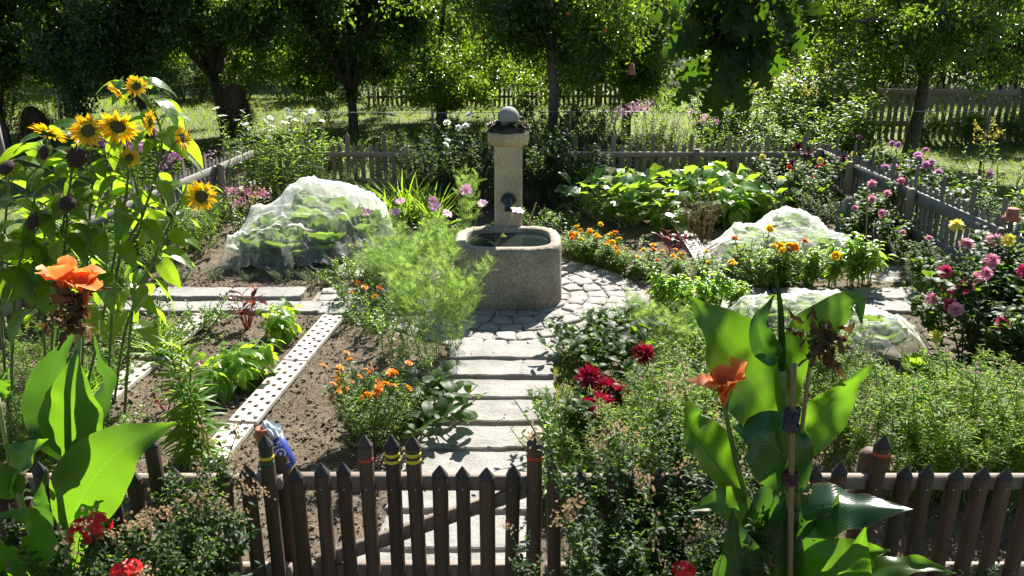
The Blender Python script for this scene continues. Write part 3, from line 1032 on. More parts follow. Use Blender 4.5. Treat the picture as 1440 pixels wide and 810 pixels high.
def on_path(X, Y):
    a = ((X + .04) ** 2 + (Y - 8.6) ** 2 < 1.55 ** 2)
    c = -.07 - .12 * (7.2 - Y) / 2
    a |= (np.abs(X - c) < .55) & (Y < 7.3)
    a |= (np.abs(Y - 8.42) < .42) & (np.abs(X) < 5)
    return a


def soil_z(X, Y):
    z = .05 * (fbm(X * 1.6 + 20, Y * 1.6 + 20, 11, 3) - .5) + .045 * (fbm(X * 9 + 20, Y * 9 + 20, 12, 3) - .5) + .02 * (vnoise(X * 32 + 9, Y * 32 + 9, 14) - .5)
    p = on_path(X, Y)
    z = np.where(p, -.035 + .1 * (z), z)
    edge = np.minimum(np.minimum(X - FX0(Y) + .3, FX1 + .3 - X), np.minimum(FYB + .3 - Y, Y + 2))
    return z - .12 * np.clip(1 - edge / .3, 0, 1)


gridmesh('soil', np.arange(-5.6, 5.6, .03), np.arange(-1.5, 13.7, .03), soil_z, M['soil'])

# loose clods of earth and grit on the open beds
b = MB()
ico_v = nrm([(0, 1, 1.618), (0, -1, 1.618), (0, 1, -1.618), (0, -1, -1.618), (1, 1.618, 0), (-1, 1.618, 0), (1, -1.618, 0), (-1, -1.618, 0), (1.618, 0, 1), (-1.618, 0, 1), (1.618, 0, -1), (-1.618, 0, -1)])
ico_f = [(0, 1, 8), (0, 9, 1), (0, 4, 5), (0, 8, 4), (0, 5, 9), (1, 6, 8), (1, 7, 6), (1, 9, 7), (2, 3, 11), (2, 10, 3), (2, 5, 4), (2, 4, 10), (2, 11, 5), (3, 6, 7), (3, 10, 6), (3, 7, 11), (4, 8, 10), (5, 11, 9), (6, 10, 8), (7, 9, 11)]
for sd in range(3):
    tv = ico_v * (1 + np.random.RandomState(sd).uniform(-.3, .3, (12, 1)))
    tp = T(tv, ico_f)
    X, Y = [], []
    for (x0, x1, y0, y1, k) in ((-4.6, -.6, 3.7, 8.0, 4200), (1.0, 4.6, 9.4, 11.6, 1400), (.4, 5, 3.7, 8, 1500), (-4, -1.7, 8.8, 9.6, 500), (-2, 2, 3.4, 5.5, 300)):
        X.append(rs.uniform(x0, x1, k)); Y.append(rs.uniform(y0, y1, k))
    X, Y = np.concatenate(X), np.concatenate(Y)
    kp = ~on_path(X, Y)
    X, Y = X[kp], Y[kp]
    s = rs.gamma(1.8, .0034, len(X)) + .0025
    b.inst(tp, np.column_stack([X, Y, soil_z(X, Y) + s * .3]), nrm(rs.normal(0, 1, (len(X), 3))), nrm(rs.normal(0, 1, (len(X), 3))), np.column_stack([s, s * .8, s * .65]), rs.rand(len(X)))
M['clod'] = flat('clod', (.14, .112, .08), .95, .5, 3)
tag(b.build('gravel', M['clod'], smooth=False), 'loose clods and grit on the dug beds', 'soil clods', kind='stuff')


# ---- paving
def quad_stone(b, corners, z0, z1, rr, jit=.012, sub=3, mi=0):
    """one dressed stone: uneven outline, rounded arris, worn top"""
    C = np.array(corners, float)
    pts = []
    for i in range(4):
        a, c = C[i], C[(i + 1) % 4]
        for t in np.linspace(.08, .92, sub):
            pts.append(a * (1 - t) + c * t + rr.normal(0, jit, 2))
    P = np.array(pts)
    c = P.mean(0)
    k = len(P)
    R = []
    for sc, z in ((1.0, z0), (1.0, z1 - .018), (.985, z1 - .006), (.95, z1)):
        q = c + (P - c) * sc
        R.append(np.column_stack([q, np.full(k, z) + (rr.normal(0, .0025, k) if z > z0 else 0)]))
    q = c + (P - c) * .5
    R.append(np.column_stack([q, np.full(k, z1 + .003) + rr.normal(0, .004, k)]))
    b.loft(R, bottom=False, mi=mi, rnd=rr.rand())


b = MB()
cx, cy = -.04, 8.6
rr = np.random.RandomState(9)
for r0, r1 in ((.5, .68), (.69, .88), (.89, 1.09), (1.1, 1.31), (1.32, 1.53)):
    n = int(2 * math.pi * (r0 + r1) / 2 / .215)
    ph = rr.uniform(0, 6)
    for i in range(n):
        a0, a1 = ph + i * 2 * math.pi / n + rr.uniform(-.012, .012), ph + (i + .945) * 2 * math.pi / n
        am = (a0 + a1) / 2
        ra, rb = r0 + .006, r1 - .008
        c = [(cx + r * math.cos(a), cy + r * math.sin(a)) for r, a in ((ra, a0), (rb, a0), (rb, a1), (ra, a1))]
        c = [(p_[0] + rr.normal(0, .008), p_[1] + rr.normal(0, .008)) for p_ in c]
        quad_stone(b, c, -.08, .012 + rr.uniform(-.008, .009), rr, .009)
# the arms of the cross path near the ring are cobbled too
for sx in (-1, 1):
    x = 1.55
    while x < (2.15 if sx < 0 else 2.0):
        for j in range(4):
            y = 8.02 + j * .205 + rr.uniform(-.01, .01)
            c = [(sx * x, y), (sx * (x + .19), y), (sx * (x + .19), y + .19), (sx * x, y + .19)]
            if sx < 0: c = c[::-1]
            quad_stone(b, c, -.08, .01 + rr.uniform(-.006, .008), rr, .008)
        x += .2
tag(b.build('cobblestone_path', M['cobble']), kind='structure')
b = MB()
k = 48
a = np.arange(k) * 2 * math.pi / k
b.add(np.column_stack([cx + 1.56 * np.cos(a), cy + 1.56 * np.sin(a), np.full(k, -.008)]), [tuple(range(k))])
b.add([(-2.2, 8.0, -.012), (2.1, 8.0, -.012), (2.1, 8.84, -.012), (-2.2, 8.84, -.012)], [(0, 1, 2, 3)])
M['sand'] = flat('joint_sand', (.2, .17, .13), .95, .4, 30)
tag(b.build('path', M['sand']), kind='structure')


def slab(label, x0, x1, y0, y1, z, seed, rz=0., group=None, mat='slab'):
    """a long granite tread with a broken edge and a worn top"""
    rr = np.random.RandomState(seed)
    nx, ny = 60, 20
    b = MB()
    xs, ys = np.linspace(0, 1, nx), np.linspace(0, 1, ny)
    xs[1], xs[-2], ys[1], ys[-2] = .012, .988, .03, .97
    L, Wd = x1 - x0, y1 - y0
    e = [fbm(np.linspace(0, 5, nx if i < 2 else ny) + i * 31 + seed, np.full(nx if i < 2 else ny, seed * 1.7 + .3), seed, 3) * .032 - .016 for i in range(4)]
    u, v = np.meshgrid(xs, ys)
    x = (u - .5) * L + (e[2][:, None] * (1 - u) * 1.6 + e[3][:, None] * u * 1.6)
    y = (v - .5) * Wd + (e[0][None, :] * (1 - v) + e[1][None, :] * v)
    I, J = np.meshgrid(np.arange(nx), np.arange(ny))
    rimm = (np.minimum(np.minimum(I, nx - 1 - I), np.minimum(J, ny - 1 - J)) == 0)
    zz = z - .008 * rimm + .015 * (fbm(x * 7 + seed, y * 7 + 5., seed, 4) - .5)
    Vt = np.column_stack([x.ravel(), y.ravel(), zz.ravel()])
    Vb = np.column_stack([x.ravel(), y.ravel(), np.full(x.size, z - .13)])
    idx = lambda i, j: j * nx + i
    fs = [(idx(i, j), idx(i + 1, j), idx(i + 1, j + 1), idx(i, j + 1)) for j in range(ny - 1) for i in range(nx - 1)]
    rim = [idx(i, 0) for i in range(nx)] + [idx(nx - 1, j) for j in range(1, ny)] + [idx(i, ny - 1) for i in range(nx - 2, -1, -1)] + [idx(0, j) for j in range(ny - 2, 0, -1)]
    N = nx * ny
    for q in range(len(rim)):
        a_, c_ = rim[q], rim[(q + 1) % len(rim)]
        fs.append((a_ + N, c_ + N, c_, a_))
    b.add(np.vstack([Vt, Vb]), fs, rr.rand())
    o = b.build('stone_slab', M[mat], smooth=False, loc=((x0 + x1) / 2, (y0 + y1) / 2, 0))
    o.rotation_euler = (rr.uniform(-.008, .008), rr.uniform(-.008, .008), rz)
    return tag(o, label, 'stone slab', group, 'thing')


edges = [7.16, 6.77, 6.40, 5.98, 5.57, 5.17, 4.79, 4.41, 4.02, 3.66, 3.28, 2.9]
ords = ['first', 'second', 'third', 'fourth', 'fifth', 'sixth', 'seventh', 'eighth', 'ninth', 'tenth', 'eleventh']
for i in range(11):
    y1, y0 = edges[i], edges[i + 1]
    c = -.075 - .09 * (7.1 - (y0 + y1) / 2)
    w = rs.uniform(.47, .54)
    slab(f'worn granite slab of the path to the gate, {ords[i]} one counted from the cobbles', c - w + rs.uniform(-.05, .04), c + w + rs.uniform(-.06, .05), y0 + .045 + rs.uniform(0, .03), y1 - rs.uniform(0, .02), .03 + rs.uniform(-.008, .008), 30 + i, rs.uniform(-.015, .015), 'granite slabs of the path to the gate')
xs_ = [-2.2, -3.05, -3.9, -4.7]
for r_, (ya, yb) in enumerate(((8.48, 8.8), (8.03, 8.33))):
    o_ = 0 if r_ == 0 else .18
    for i in range(3):
        x1, x0 = xs_[i] + o_ - (.0 if r_ else .12), xs_[i + 1] + o_ - (.0 if r_ else .12)
        slab(f'pale cross path slab toward the sunflowers, {"far" if r_ == 0 else "near"} row, {ords[i]} from the cosmos', x0 + .015, x1 - .015, ya, yb, .035, 60 + i + 7 * r_, rs.uniform(-.01, .01), 'slabs of the cross path')
for i, (x0, x1) in enumerate(((2.1, 2.9), (2.95, 3.8), (3.85, 4.6))):
    for r_, (ya, yb) in enumerate(((8.45, 8.8), (8.05, 8.38))):
        slab(f'cross path slab toward the pink dahlia, {"far" if r_ == 0 else "near"} row, {ords[i]} from the cobbles', x0, x1, ya, yb, .03, 90 + i + 5 * r_, rs.uniform(-.01, .01), 'slabs of the cross path')
slab('small reddish stone slab lying beside the edge of the netted cabbages', -2.15, -1.7, 9.2, 9.75, .03, 120, .5)


# ---- perforated treads on the beds
def tread(label, x, y, L=1.13, wd=.225, rz=0., rows=9, cols=3):
    b = MB()
    # slats leave real square holes
    hx, hy = .037, .046
    xs = [-wd / 2]
    pitch = wd / cols
    for c in range(cols):
        m = -wd / 2 + pitch * (c + .5)
        xs += [m - hx / 2, m + hx / 2]
    xs += [wd / 2]
    py = L / rows
    for c in range(cols + 1):                    # long bars
        b.bar(((xs[2 * c] + xs[2 * c + 1]) / 2, -L / 2, .02), ((xs[2 * c] + xs[2 * c + 1]) / 2, L / 2, .02), xs[2 * c + 1] - xs[2 * c], .036, ch=.08)
    for c in range(cols):
        off = py * .5 if c % 2 else 0
        ys = [-L / 2]
        for r in range(rows + (1 if c % 2 else 0)):
            m = -L / 2 + py * (r + .5) - off
            ys += [max(m - hy / 2, -L / 2), min(m + hy / 2, L / 2)]
        ys += [L / 2]
        x0, x1 = xs[2 * c + 1] + .0015, xs[2 * c + 2] - .0015
        for r in range(len(ys) // 2):
            y0, y1 = ys[2 * r], ys[2 * r + 1]
            if y1 - y0 < .008: continue
            b.add([(x, y, z) for z in (.002, .0372) for x, y in ((x0, y0 + .001), (x1, y0 + .001), (x1, y1 - .001), (x0, y1 - .001))], [(4, 5, 6, 7), (0, 4, 7, 3), (1, 2, 6, 5), (0, 1, 5, 4), (3, 7, 6, 2)])
    o = b.build('perforated_tile', M['concrete'], smooth=False, loc=(x, y, .012))
    o.rotation_euler = (0, 0, rz)
    return tag(o, label, 'tread tile', 'perforated treads laid on the beds')


tread('white perforated tread tile beside the bean plants, the one touching the cross path', -1.89, 7.3, rz=-.1)
tread('white perforated tread tile beside the bean plants, middle of its row', -2.005, 6.15, rz=-.105)
tread('white perforated tread tile beside the bean plants, end of its row near the gate', -2.1, 5.27, L=.56, rz=-.095, rows=4)
tread('pale perforated tread tile in the dark bed beside the red leaved beet', 2.42, 10.25, rz=-.03)
tread('pale perforated tread tile half under the squash leaves', 2.44, 11.45, rz=.02)
tread('buried perforated tread tile at the weedy bed edge under the sunflowers', -3.22, 7.35, rz=-.08)
tread('soil covered perforated tread tile between sunflowers and beans', -3.32, 6.15, rz=-.09)

# ---- grass on the lawn
b = MB()
gt = T([(-.5, 0, 0), (.5, 0, 0), (.05, .25, 1)], [(0, 1, 2)])
for (x0, x1, y0, y1, k, s) in ((-16, 16, 13.8, 20, 34000, .12), (-20, 20, 20, 30, 30000, .16), (-9, -5.2, 7, 14, 6000, .1), (5.6, 11, 7, 14, 9000, .1)):
    X, Y = rs.uniform(x0, x1, k), rs.uniform(y0, y1, k)
    b.inst(gt, np.column_stack([X, Y, lawn_z(X, Y) - .01]), nrm(rs.normal(0, 1, (k, 3)) * (1, 1, 0)), nrm(rs.normal(0, .35, (k, 3)) + (0, 0, 1)), np.column_stack([np.full(k, s * .16), np.full(k, s), s * rs.uniform(.5, 1.1, k)]), rs.rand(k))
for (x0, x1, y0, y1, k) in ((.3, .75, 5.2, 7.0, 2600), (-.6, .4, 5.1, 5.22, 200), (-.6, .4, 5.5, 5.62, 120), (.2, .6, 4.4, 5.3, 800)):
    X, Y = rs.uniform(x0, x1, k), rs.uniform(y0, y1, k)
    b.inst(gt, np.column_stack([X, Y, soil_z(X, Y) - .005]), nrm(rs.normal(0, 1, (k, 3)) * (1, 1, 0)), nrm(rs.normal(0, .4, (k, 3)) + (0, 0, 1)), np.column_stack([np.full(k, .007), np.full(k, .05), .06 * rs.uniform(.5, 1.1, k)]), rs.rand(k))
tag(b.build('grass', M['grass'], smooth=False), 'mown grass of the orchard and tufts along the path', 'grass', kind='stuff')

# ---- the wood that closes the view
b = MB()
wt = MB()


def wood_front(x):
    return 38 - 4.5 * np.clip((-x - 3) / 8, 0, 1) - 8 * np.clip((x - 6) / 5, 0, 1)


n = 3000
X = rs.uniform(-36, 38, n)
dpt = rs.uniform(0, 1, n) ** 1.6 * 8
Yc = wood_front(X) + dpt
Zc = rs.uniform(0, 1, n) ** .85 * (4.0 + .6 * np.sin(X * .7) + dpt * .75)
per = 60
P = np.repeat(np.column_stack([X, Yc, Zc]), per, 0) + rs.normal(0, 1, (n * per, 3)) * (.5, .45, .32)
P[:, 2] = np.abs(P[:, 2])
b.inst(L_TREE, P, nrm(rs.normal(0, 1, (len(P), 3)) + (0, 0, -.3)), nrm(rs.normal(0, .7, (len(P), 3)) + (0, -.2, 1)), rs.uniform(.12, .24, len(P)), np.repeat(rs.rand(n), per) * .7 + rs.rand(len(P)) * .3)
for x in np.arange(-34, 36, 1.7):
    y = wood_front(x) + 1.5 + rs.uniform(0, 3)
    b.tube([(x, y, 0), (x + rs.uniform(-.2, .2), y, 3), (x + rs.uniform(-.4, .4), y, 7)], [.16, .12, .05], 7, mi=1)
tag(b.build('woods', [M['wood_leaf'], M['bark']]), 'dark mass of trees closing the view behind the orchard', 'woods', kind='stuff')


# ------------------------------------------------------------------ fences
def picket_flat(h, w=.075, t=.02):
    b = MB()
    c = .004
    prof = [(-w / 2, 0), (w / 2, 0), (w / 2, h - w * .75), (w * .06, h), (-w * .06, h), (-w / 2, h - w * .75)]
    R = []
    for y, k in ((-t / 2, .92), (-t / 2 + c, 1), (t / 2 - c, 1), (t / 2, .92)):
        R.append(np.array([(x * k, y, z if z > .01 else 0) for x, z in prof]))
    b.loft([r[::-1] for r in R])
    return b


def picket_fence(label, p0, p1, sp, h, tall, rails, wood_m, rail_m, rail_side, group=None, posts=(), every=5, w=.075, gaps=(), rail_h=.085):
    p0, p1 = np.array([*p0, 0.]), np.array([*p1, 0.])
    L = np.linalg.norm(p1 - p0)
    rz = math.atan2(p1[1] - p0[1], p1[0] - p0[0])
    th = thing('picket_fence', label, 'picket fence', p0, group, rz)
    ms, mt = picket_flat(h, w).mesh('picket', wood_m, False), picket_flat(tall, w).mesh('picket', wood_m, False)
    for i in range(int(L / sp) + 1):
        x = i * sp
        if any(a < x < c for a, c in gaps): continue
        share('picket', mt if i % every == 2 else ms, th, (x + rs.normal(0, .004), 0, rs.normal(0, .008) - .02), (0, rs.normal(0, .012), 0))
    for z in rails:
        b = MB()
        b.bar((-.05, rail_side * .035, z), (L + .05, rail_side * .035, z), .04, rail_h)
        b.build('rail', rail_m, th)
    for x in posts:
        b = MB()
        b.tube([(x, rail_side * .11, -.1), (x, rail_side * .11, h - .12), (x, rail_side * .11, h - .09)], [.058, .055, .045], 12)
        b.build('post', M['brown_wood'], th)
    return th


picket_fence('grey weathered picket fence across the far end of the garden behind the fountain', (-4.2, FYB), (5.2, FYB), .125, .95, 1.12, (.32, .76), M['brown_wood'], M['brown_wood'], -1, posts=(.55, 2.95, 5.0, 7.2, 9.2))
picket_fence('grey picket fence with broad rails running past the pink dahlias, terracotta pot on it', (FX1, 6.9), (5.12, FYB), .128, .96, 1.16, (.3, .76), M['grey_wood'], M['grey_rail'], 1, posts=(1.35, 3.3, 5.2), rail_h=.15)
picket_fence('grey picket fence with white edged rails standing behind the sunflowers', (FX0(6.4), 6.4), (FX0(13.3), 13.3), .128, .95, 1.1, (.3, .78), M['grey_wood'], M['grey_rail'], -1, posts=(1.2, 3.4, 5.6), rail_h=.11)
picket_fence('brown picket fence behind the orchard trees on the shady dark wood side', (7.6, 20.4), (17.5, 19.4), .16, 1.3, 1.36, (.35, 1.1), M['brown_wood'], M['brown_wood'], -1, posts=(.2, 2.4, 4.6, 6.8), w=.1, rail_h=.14)
picket_fence('dark backlit picket fence at the far side of the sunny orchard lawn', (-4.6, 26.8), (4.2, 27.2), .15, 1.25, 1.3, (.3, 1.0), M['front_wood'], M['front_wood'], -1, posts=(.2, 2.6, 5, 7.4), w=.08)


# ---- the dark front fence and its gate: half-round pickets with pointed tips
def picket_round(h, w=.074):
    b = MB()
    k = 7
    th_ = np.linspace(math.pi, 2 * math.pi, k)
    prof = np.array([(math.cos(t) * w / 2, math.sin(t) * w * .42) for t in th_] + [(w / 2, .012), (-w / 2, .012)])
    c = np.array([0, -.006])
    R = [np.column_stack([prof, np.full(len(prof), z)]) for z in (0, h * .33, h * .66, h - .068)]
    b.loft(R, top=False)
    cap = [np.column_stack([c + (prof - c) * s, np.full(len(prof), z)]) for s, z in ((1.02, h - .07), (1.04, h - .06), (.5, h - .026), (.06, h))]
    b.loft(cap, mi=1)
    return b


pr_short = [picket_round(.95 + d).mesh('picket', [M['front_wood'], M['tip_wood']], False) for d in (-.012, 0, .01)]
pr_tall = picket_round(1.09).mesh('picket', [M['front_wood'], M['tip_wood']], False)


def band(mat, z, w=.074):
    b = MB()
    k = 9
    t = np.linspace(math.pi - .1, 2 * math.pi + .1, k)
    o, i_ = w * .53, w * .49
    R = [np.array([(math.cos(a) * r, math.sin(a) * r * .86, zz) for a in t]) for r, zz in ((i_, z - .009), (o, z - .007), (o, z + .007), (i_, z + .009))]
    fs = [(q * k + j, q * k + j + 1, (q + 1) * k + j + 1, (q + 1) * k + j) for q in range(3) for j in range(k - 1)]
    b.add(np.vstack(R), fs)
    return b.mesh('painted_band', M[mat])


bands = {'r': [('band_red', .955)], 'y': [('band_yellow', .985), ('band_yellow', .95)], 'yg': [('band_yellow', .965), ('band_green', .935)], 'rr': [('band_red', .985)]}
band_me = {k: [band(m, z) for m, z in v] for k, v in bands.items()}


def front_pickets(th, spec, x_origin):
    for px, kind in spec:
        tall = kind is not None
        z = 1.09 if tall else .95
        d = 4.07 if not tall else 4.02
        x = (px - 720) / F * d - x_origin
        o = share('picket', pr_tall if tall else pr_short[rs.randint(3)], th, (x, -.045, -.03 if not tall else 0), (rs.normal(0, .008), rs.normal(0, .009), rs.normal(0, .09)), (rs.uniform(.94, 1.06), rs.uniform(.92, 1.1), 1 if tall else rs.uniform(.985, 1.015)))
        if tall and kind in band_me:
            for m in band_me[kind]:
                share('painted_band', m, o)


def screws(th, spec, xo, z):
    b = MB()
    for px, kind in spec:
        x = (px - 720) / F * 4.05 - xo
        b.tube([(x, -.079, z), (x, -.074, z)], [.005, .006], 8)
    return b.build('screw_head', M['zinc'], th)


gate_spec = [(418, None), (453, None), (485, None), (516, 'r'), (552, 'y'), (585, 'y'), (618, None), (651, None), (685, None), (718, None), (751, 'r')]
gx0 = -1.06
g = thing('garden_gate', 'dark brown picket gate with red and yellow painted bands on its taller pickets', 'gate', (gx0, FYF, 0))
front_pickets(g, gate_spec, gx0)
for z in (.8, .27):
    b = MB(); b.bar((-.03, 0, z), (1.2, 0, z), .05, .085); b.build('rail', M['rail_wood' if z > .5 else 'rail_wood'], g)
b = MB(); b.bar((.05, .0, .315), (1.13, .0, .755), .045, .075, up=(-.4, 0, 1)); b.build('brace', M['rail_wood'], g)
screws(g, gate_spec, gx0, .8)

lf_spec = [(350, None), (376, 'yg')] + [(318 - 32 * i, None) for i in range(12)]
lf_spec[5] = (lf_spec[5][0], 'plain')
fx = -3.2
g = thing('front_fence', 'dark brown round topped front fence half hidden by the spirea and orange canna', 'picket fence', (fx, FYF, 0))
front_pickets(g, lf_spec, fx)
for z in (.8, .27):
    b = MB(); b.bar((-1.6, 0, z), (2.05, 0, z), .06, .08, ch=.3); b.build('rail', M['rail_wood'], g)
for x in (.2, 2.02):
    b = MB(); b.tube([(x, .09, -.2), (x, .09, .9), (x, .09, .93)], [.055, .055, .03], 12); b.build('post', M['front_wood'], g)

rf_spec = [(783, None), (819, None), (855, None), (891, None), (927, None), (963, None), (999, None), (1035, None), (1071, None), (1107, None), (1143, None), (1178, None), (1229, 'rr'), (1263, None), (1300, None), (1337, None), (1374, None), (1411, None), (1448, None), (1484, None), (1520, None)]
fx = .2
g = thing('front_fence', 'dark brown pointed picket fence with one taller red banded picket beside the tall canna', 'picket fence', (fx, FYF, 0))
front_pickets(g, rf_spec, fx)
for z in (.8, .27):
    b = MB(); b.bar((-.03, 0, z), (2.75, 0, z), .06, .08, ch=.3); b.build('rail', M['rail_wood'], g)
for x in (1.62,):
    b = MB(); b.tube([(x, .09, -.2), (x, .09, .9), (x, .09, .93)], [.055, .055, .03], 12); b.build('post', M['front_wood'], g)
screws(g, [s for s in rf_spec if s[0] > 1200], fx, .8)

# ------------------------------------------------------------------ the fountain
ft = thing('stone_fountain', 'granite fountain with a rounded trough and square pillar in the cobbled circle', 'fountain', (cx, 8.63, 0))


def sring(w, d, z, n=64, e=3.5, jit=0, seed=0, front=.0):
    a = np.arange(n) * 2 * math.pi / n
    c, s = np.cos(a), np.sin(a)
    x = np.sign(c) * np.abs(c) ** (2 / e) * w / 2
    y = np.sign(s) * np.abs(s) ** (2 / e) * d / 2
    y = np.where(y < 0, y * (1 + front * (1 - (2 * x / w) ** 2)), y)
    if jit:
        x = x + jit * (fbm(c * 3 + 9, s * 3 + z * 4 + 9, seed) - .5); y = y + jit * (fbm(s * 3 + 9, c * 3 + z * 4 + 19, seed + 3) - .5)
    return np.column_stack([x, y, np.full(n, z)])


b = MB()
R = []
for i, (z, k) in enumerate(((.0, .985), (.03, 1.0), (.1, 1.005), (.2, 1.005), (.3, 1.003), (.4, 1.0), (.5, .995), (.58, .992), (.63, .988), (.655, .975), (.668, .955))):
    R.append(sring(1.17 * k, 1.0 * k, z, jit=.03, seed=2))
top = R[-1].copy()
top[:, 2] += .006 * np.sin(np.arange(64) * 2.1)
R[-1] = top
for z, w, d in ((.672, 1.03, .86), (.668, .95, .78), (.655, .925, .755), (.6, .91, .74), (.3, .86, .69), (.2, .8, .62)):
    R.append(sring(w, d, z, jit=.02, seed=4))
b.loft(R, bottom=False)
b.build('trough', M['basin'], ft)
b = MB()
q = sring(.912, .742, .615)
b.add(q, [tuple(range(64))])
b.build('water', M['water'], ft, smooth=False)
py_ = .62
b = MB()


def rect(w, d, z, c=.02):
    pr = [(-w / 2 + c, -d / 2), (w / 2 - c, -d / 2), (w / 2, -d / 2 + c), (w / 2, d / 2 - c), (w / 2 - c, d / 2), (-w / 2 + c, d / 2), (-w / 2, d / 2 - c), (-w / 2, -d / 2 + c)]
    return np.array([(x, y + py_, z) for x, y in pr])


b.loft([rect(.325, .29, 0), rect(.32, .285, .8), rect(.315, .28, 1.58)])
pil = b.build('pillar', M['pillar'], ft, smooth=False)
b = MB()
b.loft([rect(.33, .285, 1.575, .03), rect(.40, .36, 1.6, .04), rect(.455, .42, 1.635, .05), rect(.465, .43, 1.67, .05), rect(.46, .425, 1.715, .05), rect(.44, .41, 1.73, .05)])
b.build('capital', M['pillar'], pil)
b = MB()
yf = py_ - .148
k = 9
t = np.linspace(0, math.pi, k)
sh = [(math.cos(a) * .09, .96 + math.sin(a) * .1) for a in t] + [(-.05, .925), (.05, .925)]
b.loft([np.array([(x, yf - dy, z) for x, z in sh]) for dy in (0.0, .016, .022)][::1], flip=False)
sp = b.build('spout', M['iron'], ft, smooth=False)
b = MB()
b.tube(spline([(0, yf - .02, .99), (0, yf - .09, .985), (0, yf - .16, .95), (0, yf - .2, .9)], 9), [.05, .046, .044, .042, .042, .042, .042, .047, .047], 14)
b.build('pipe', M['iron'], sp)
# the houseleek cushion and the stone ball resting on the pillar
pc = np.array([cx, 8.63 + py_, 1.73])
th = thing('houseleek', 'brown green houseleek cushion growing round the stone ball on the pillar top', 'houseleek', pc)
b = MB()
mounds = rs.uniform(-1, 1, (150, 2)) * (.23, .19)
for m in mounds:
    rr_ = np.random.RandomState(rs.randint(1 << 20))
    d = math.hypot(m[0] / .25, m[1] / .22)
    zz = .1 * max(0, 1 - d * d) ** .5 + .015
    for n, e, L_ in ((9, 10, .03), (8, 40, .026), (6, 68, .02)):
        a = np.arange(n) * 2 * math.pi / n + rr_.uniform(0, 6)
        e_ = math.radians(e)
        Y = np.column_stack([np.cos(a) * math.cos(e_), np.sin(a) * math.cos(e_), np.full(n, math.sin(e_))])
        b.inst(L_BROAD, np.repeat([[m[0], m[1], zz]], n, 0), Y, (0, 0, 1), L_, rr_.uniform(0, 1, n) * .5 + (.5 if m[0] > .06 else 0), 0)
b.build('rosette', M['moss'], th)
dm = MB(); dome(dm, .235, .095, 0, 0, 20, 5, 3, .1)
M['moss_soil'] = flat('moss_soil', (.035, .035, .02), .95, .5, 30)
dm.build('cushion', M['moss_soil'], th)
b = MB()
R = [np.column_stack([np.cos(np.arange(28) * math.pi / 14) * .122 * math.sin(p), np.sin(np.arange(28) * math.pi / 14) * .122 * math.sin(p), np.full(28, -.122 * math.cos(p))]) for p in np.linspace(.15, math.pi - .05, 16)]
b.loft(R)
tag(b.build('stone_ball', M['ball'], loc=pc + (0, -.01, .15)), 'round grey granite ball sitting on top of the fountain pillar', 'stone ball')


# ------------------------------------------------------------------ netted beds
def cabbage(label, x, y, r, seed, group):
    rr = np.random.RandomState(seed)
    th = thing('cabbage', label, 'cabbage', (x, y, 0), group)
    b = MB()
    for n, e, k, z in ((8, 12, 1.1, .1), (8, 35, 1, .14), (7, 60, .85, .17), (5, 80, .7, .2)):
        a = np.arange(n) * 2 * math.pi / n + rr.uniform(0, 6) + rr.uniform(-.2, .2, n)
        ee = np.radians(e) + rr.uniform(-.2, .2, n)
        Y = np.column_stack([np.cos(a) * np.cos(ee), np.sin(a) * np.cos(ee), np.sin(ee)])
        Z = np.column_stack([-np.cos(a) * np.sin(ee), -np.sin(a) * np.sin(ee), np.cos(ee)])
        b.inst(L_CAB, np.column_stack([np.cos(a) * .04, np.sin(a) * .04, np.full(n, z * r / .3)]), Y, Z, r * k * rr.uniform(.85, 1.15, n), rr.rand(n))
    b.build('foliage', M['cabbage'], th)
    s = MB(); s.tube([(0, 0, -.05), (0, 0, .12 * r / .3)], .03, 8); s.build('stem', M['stem_pale'], th)
    return th


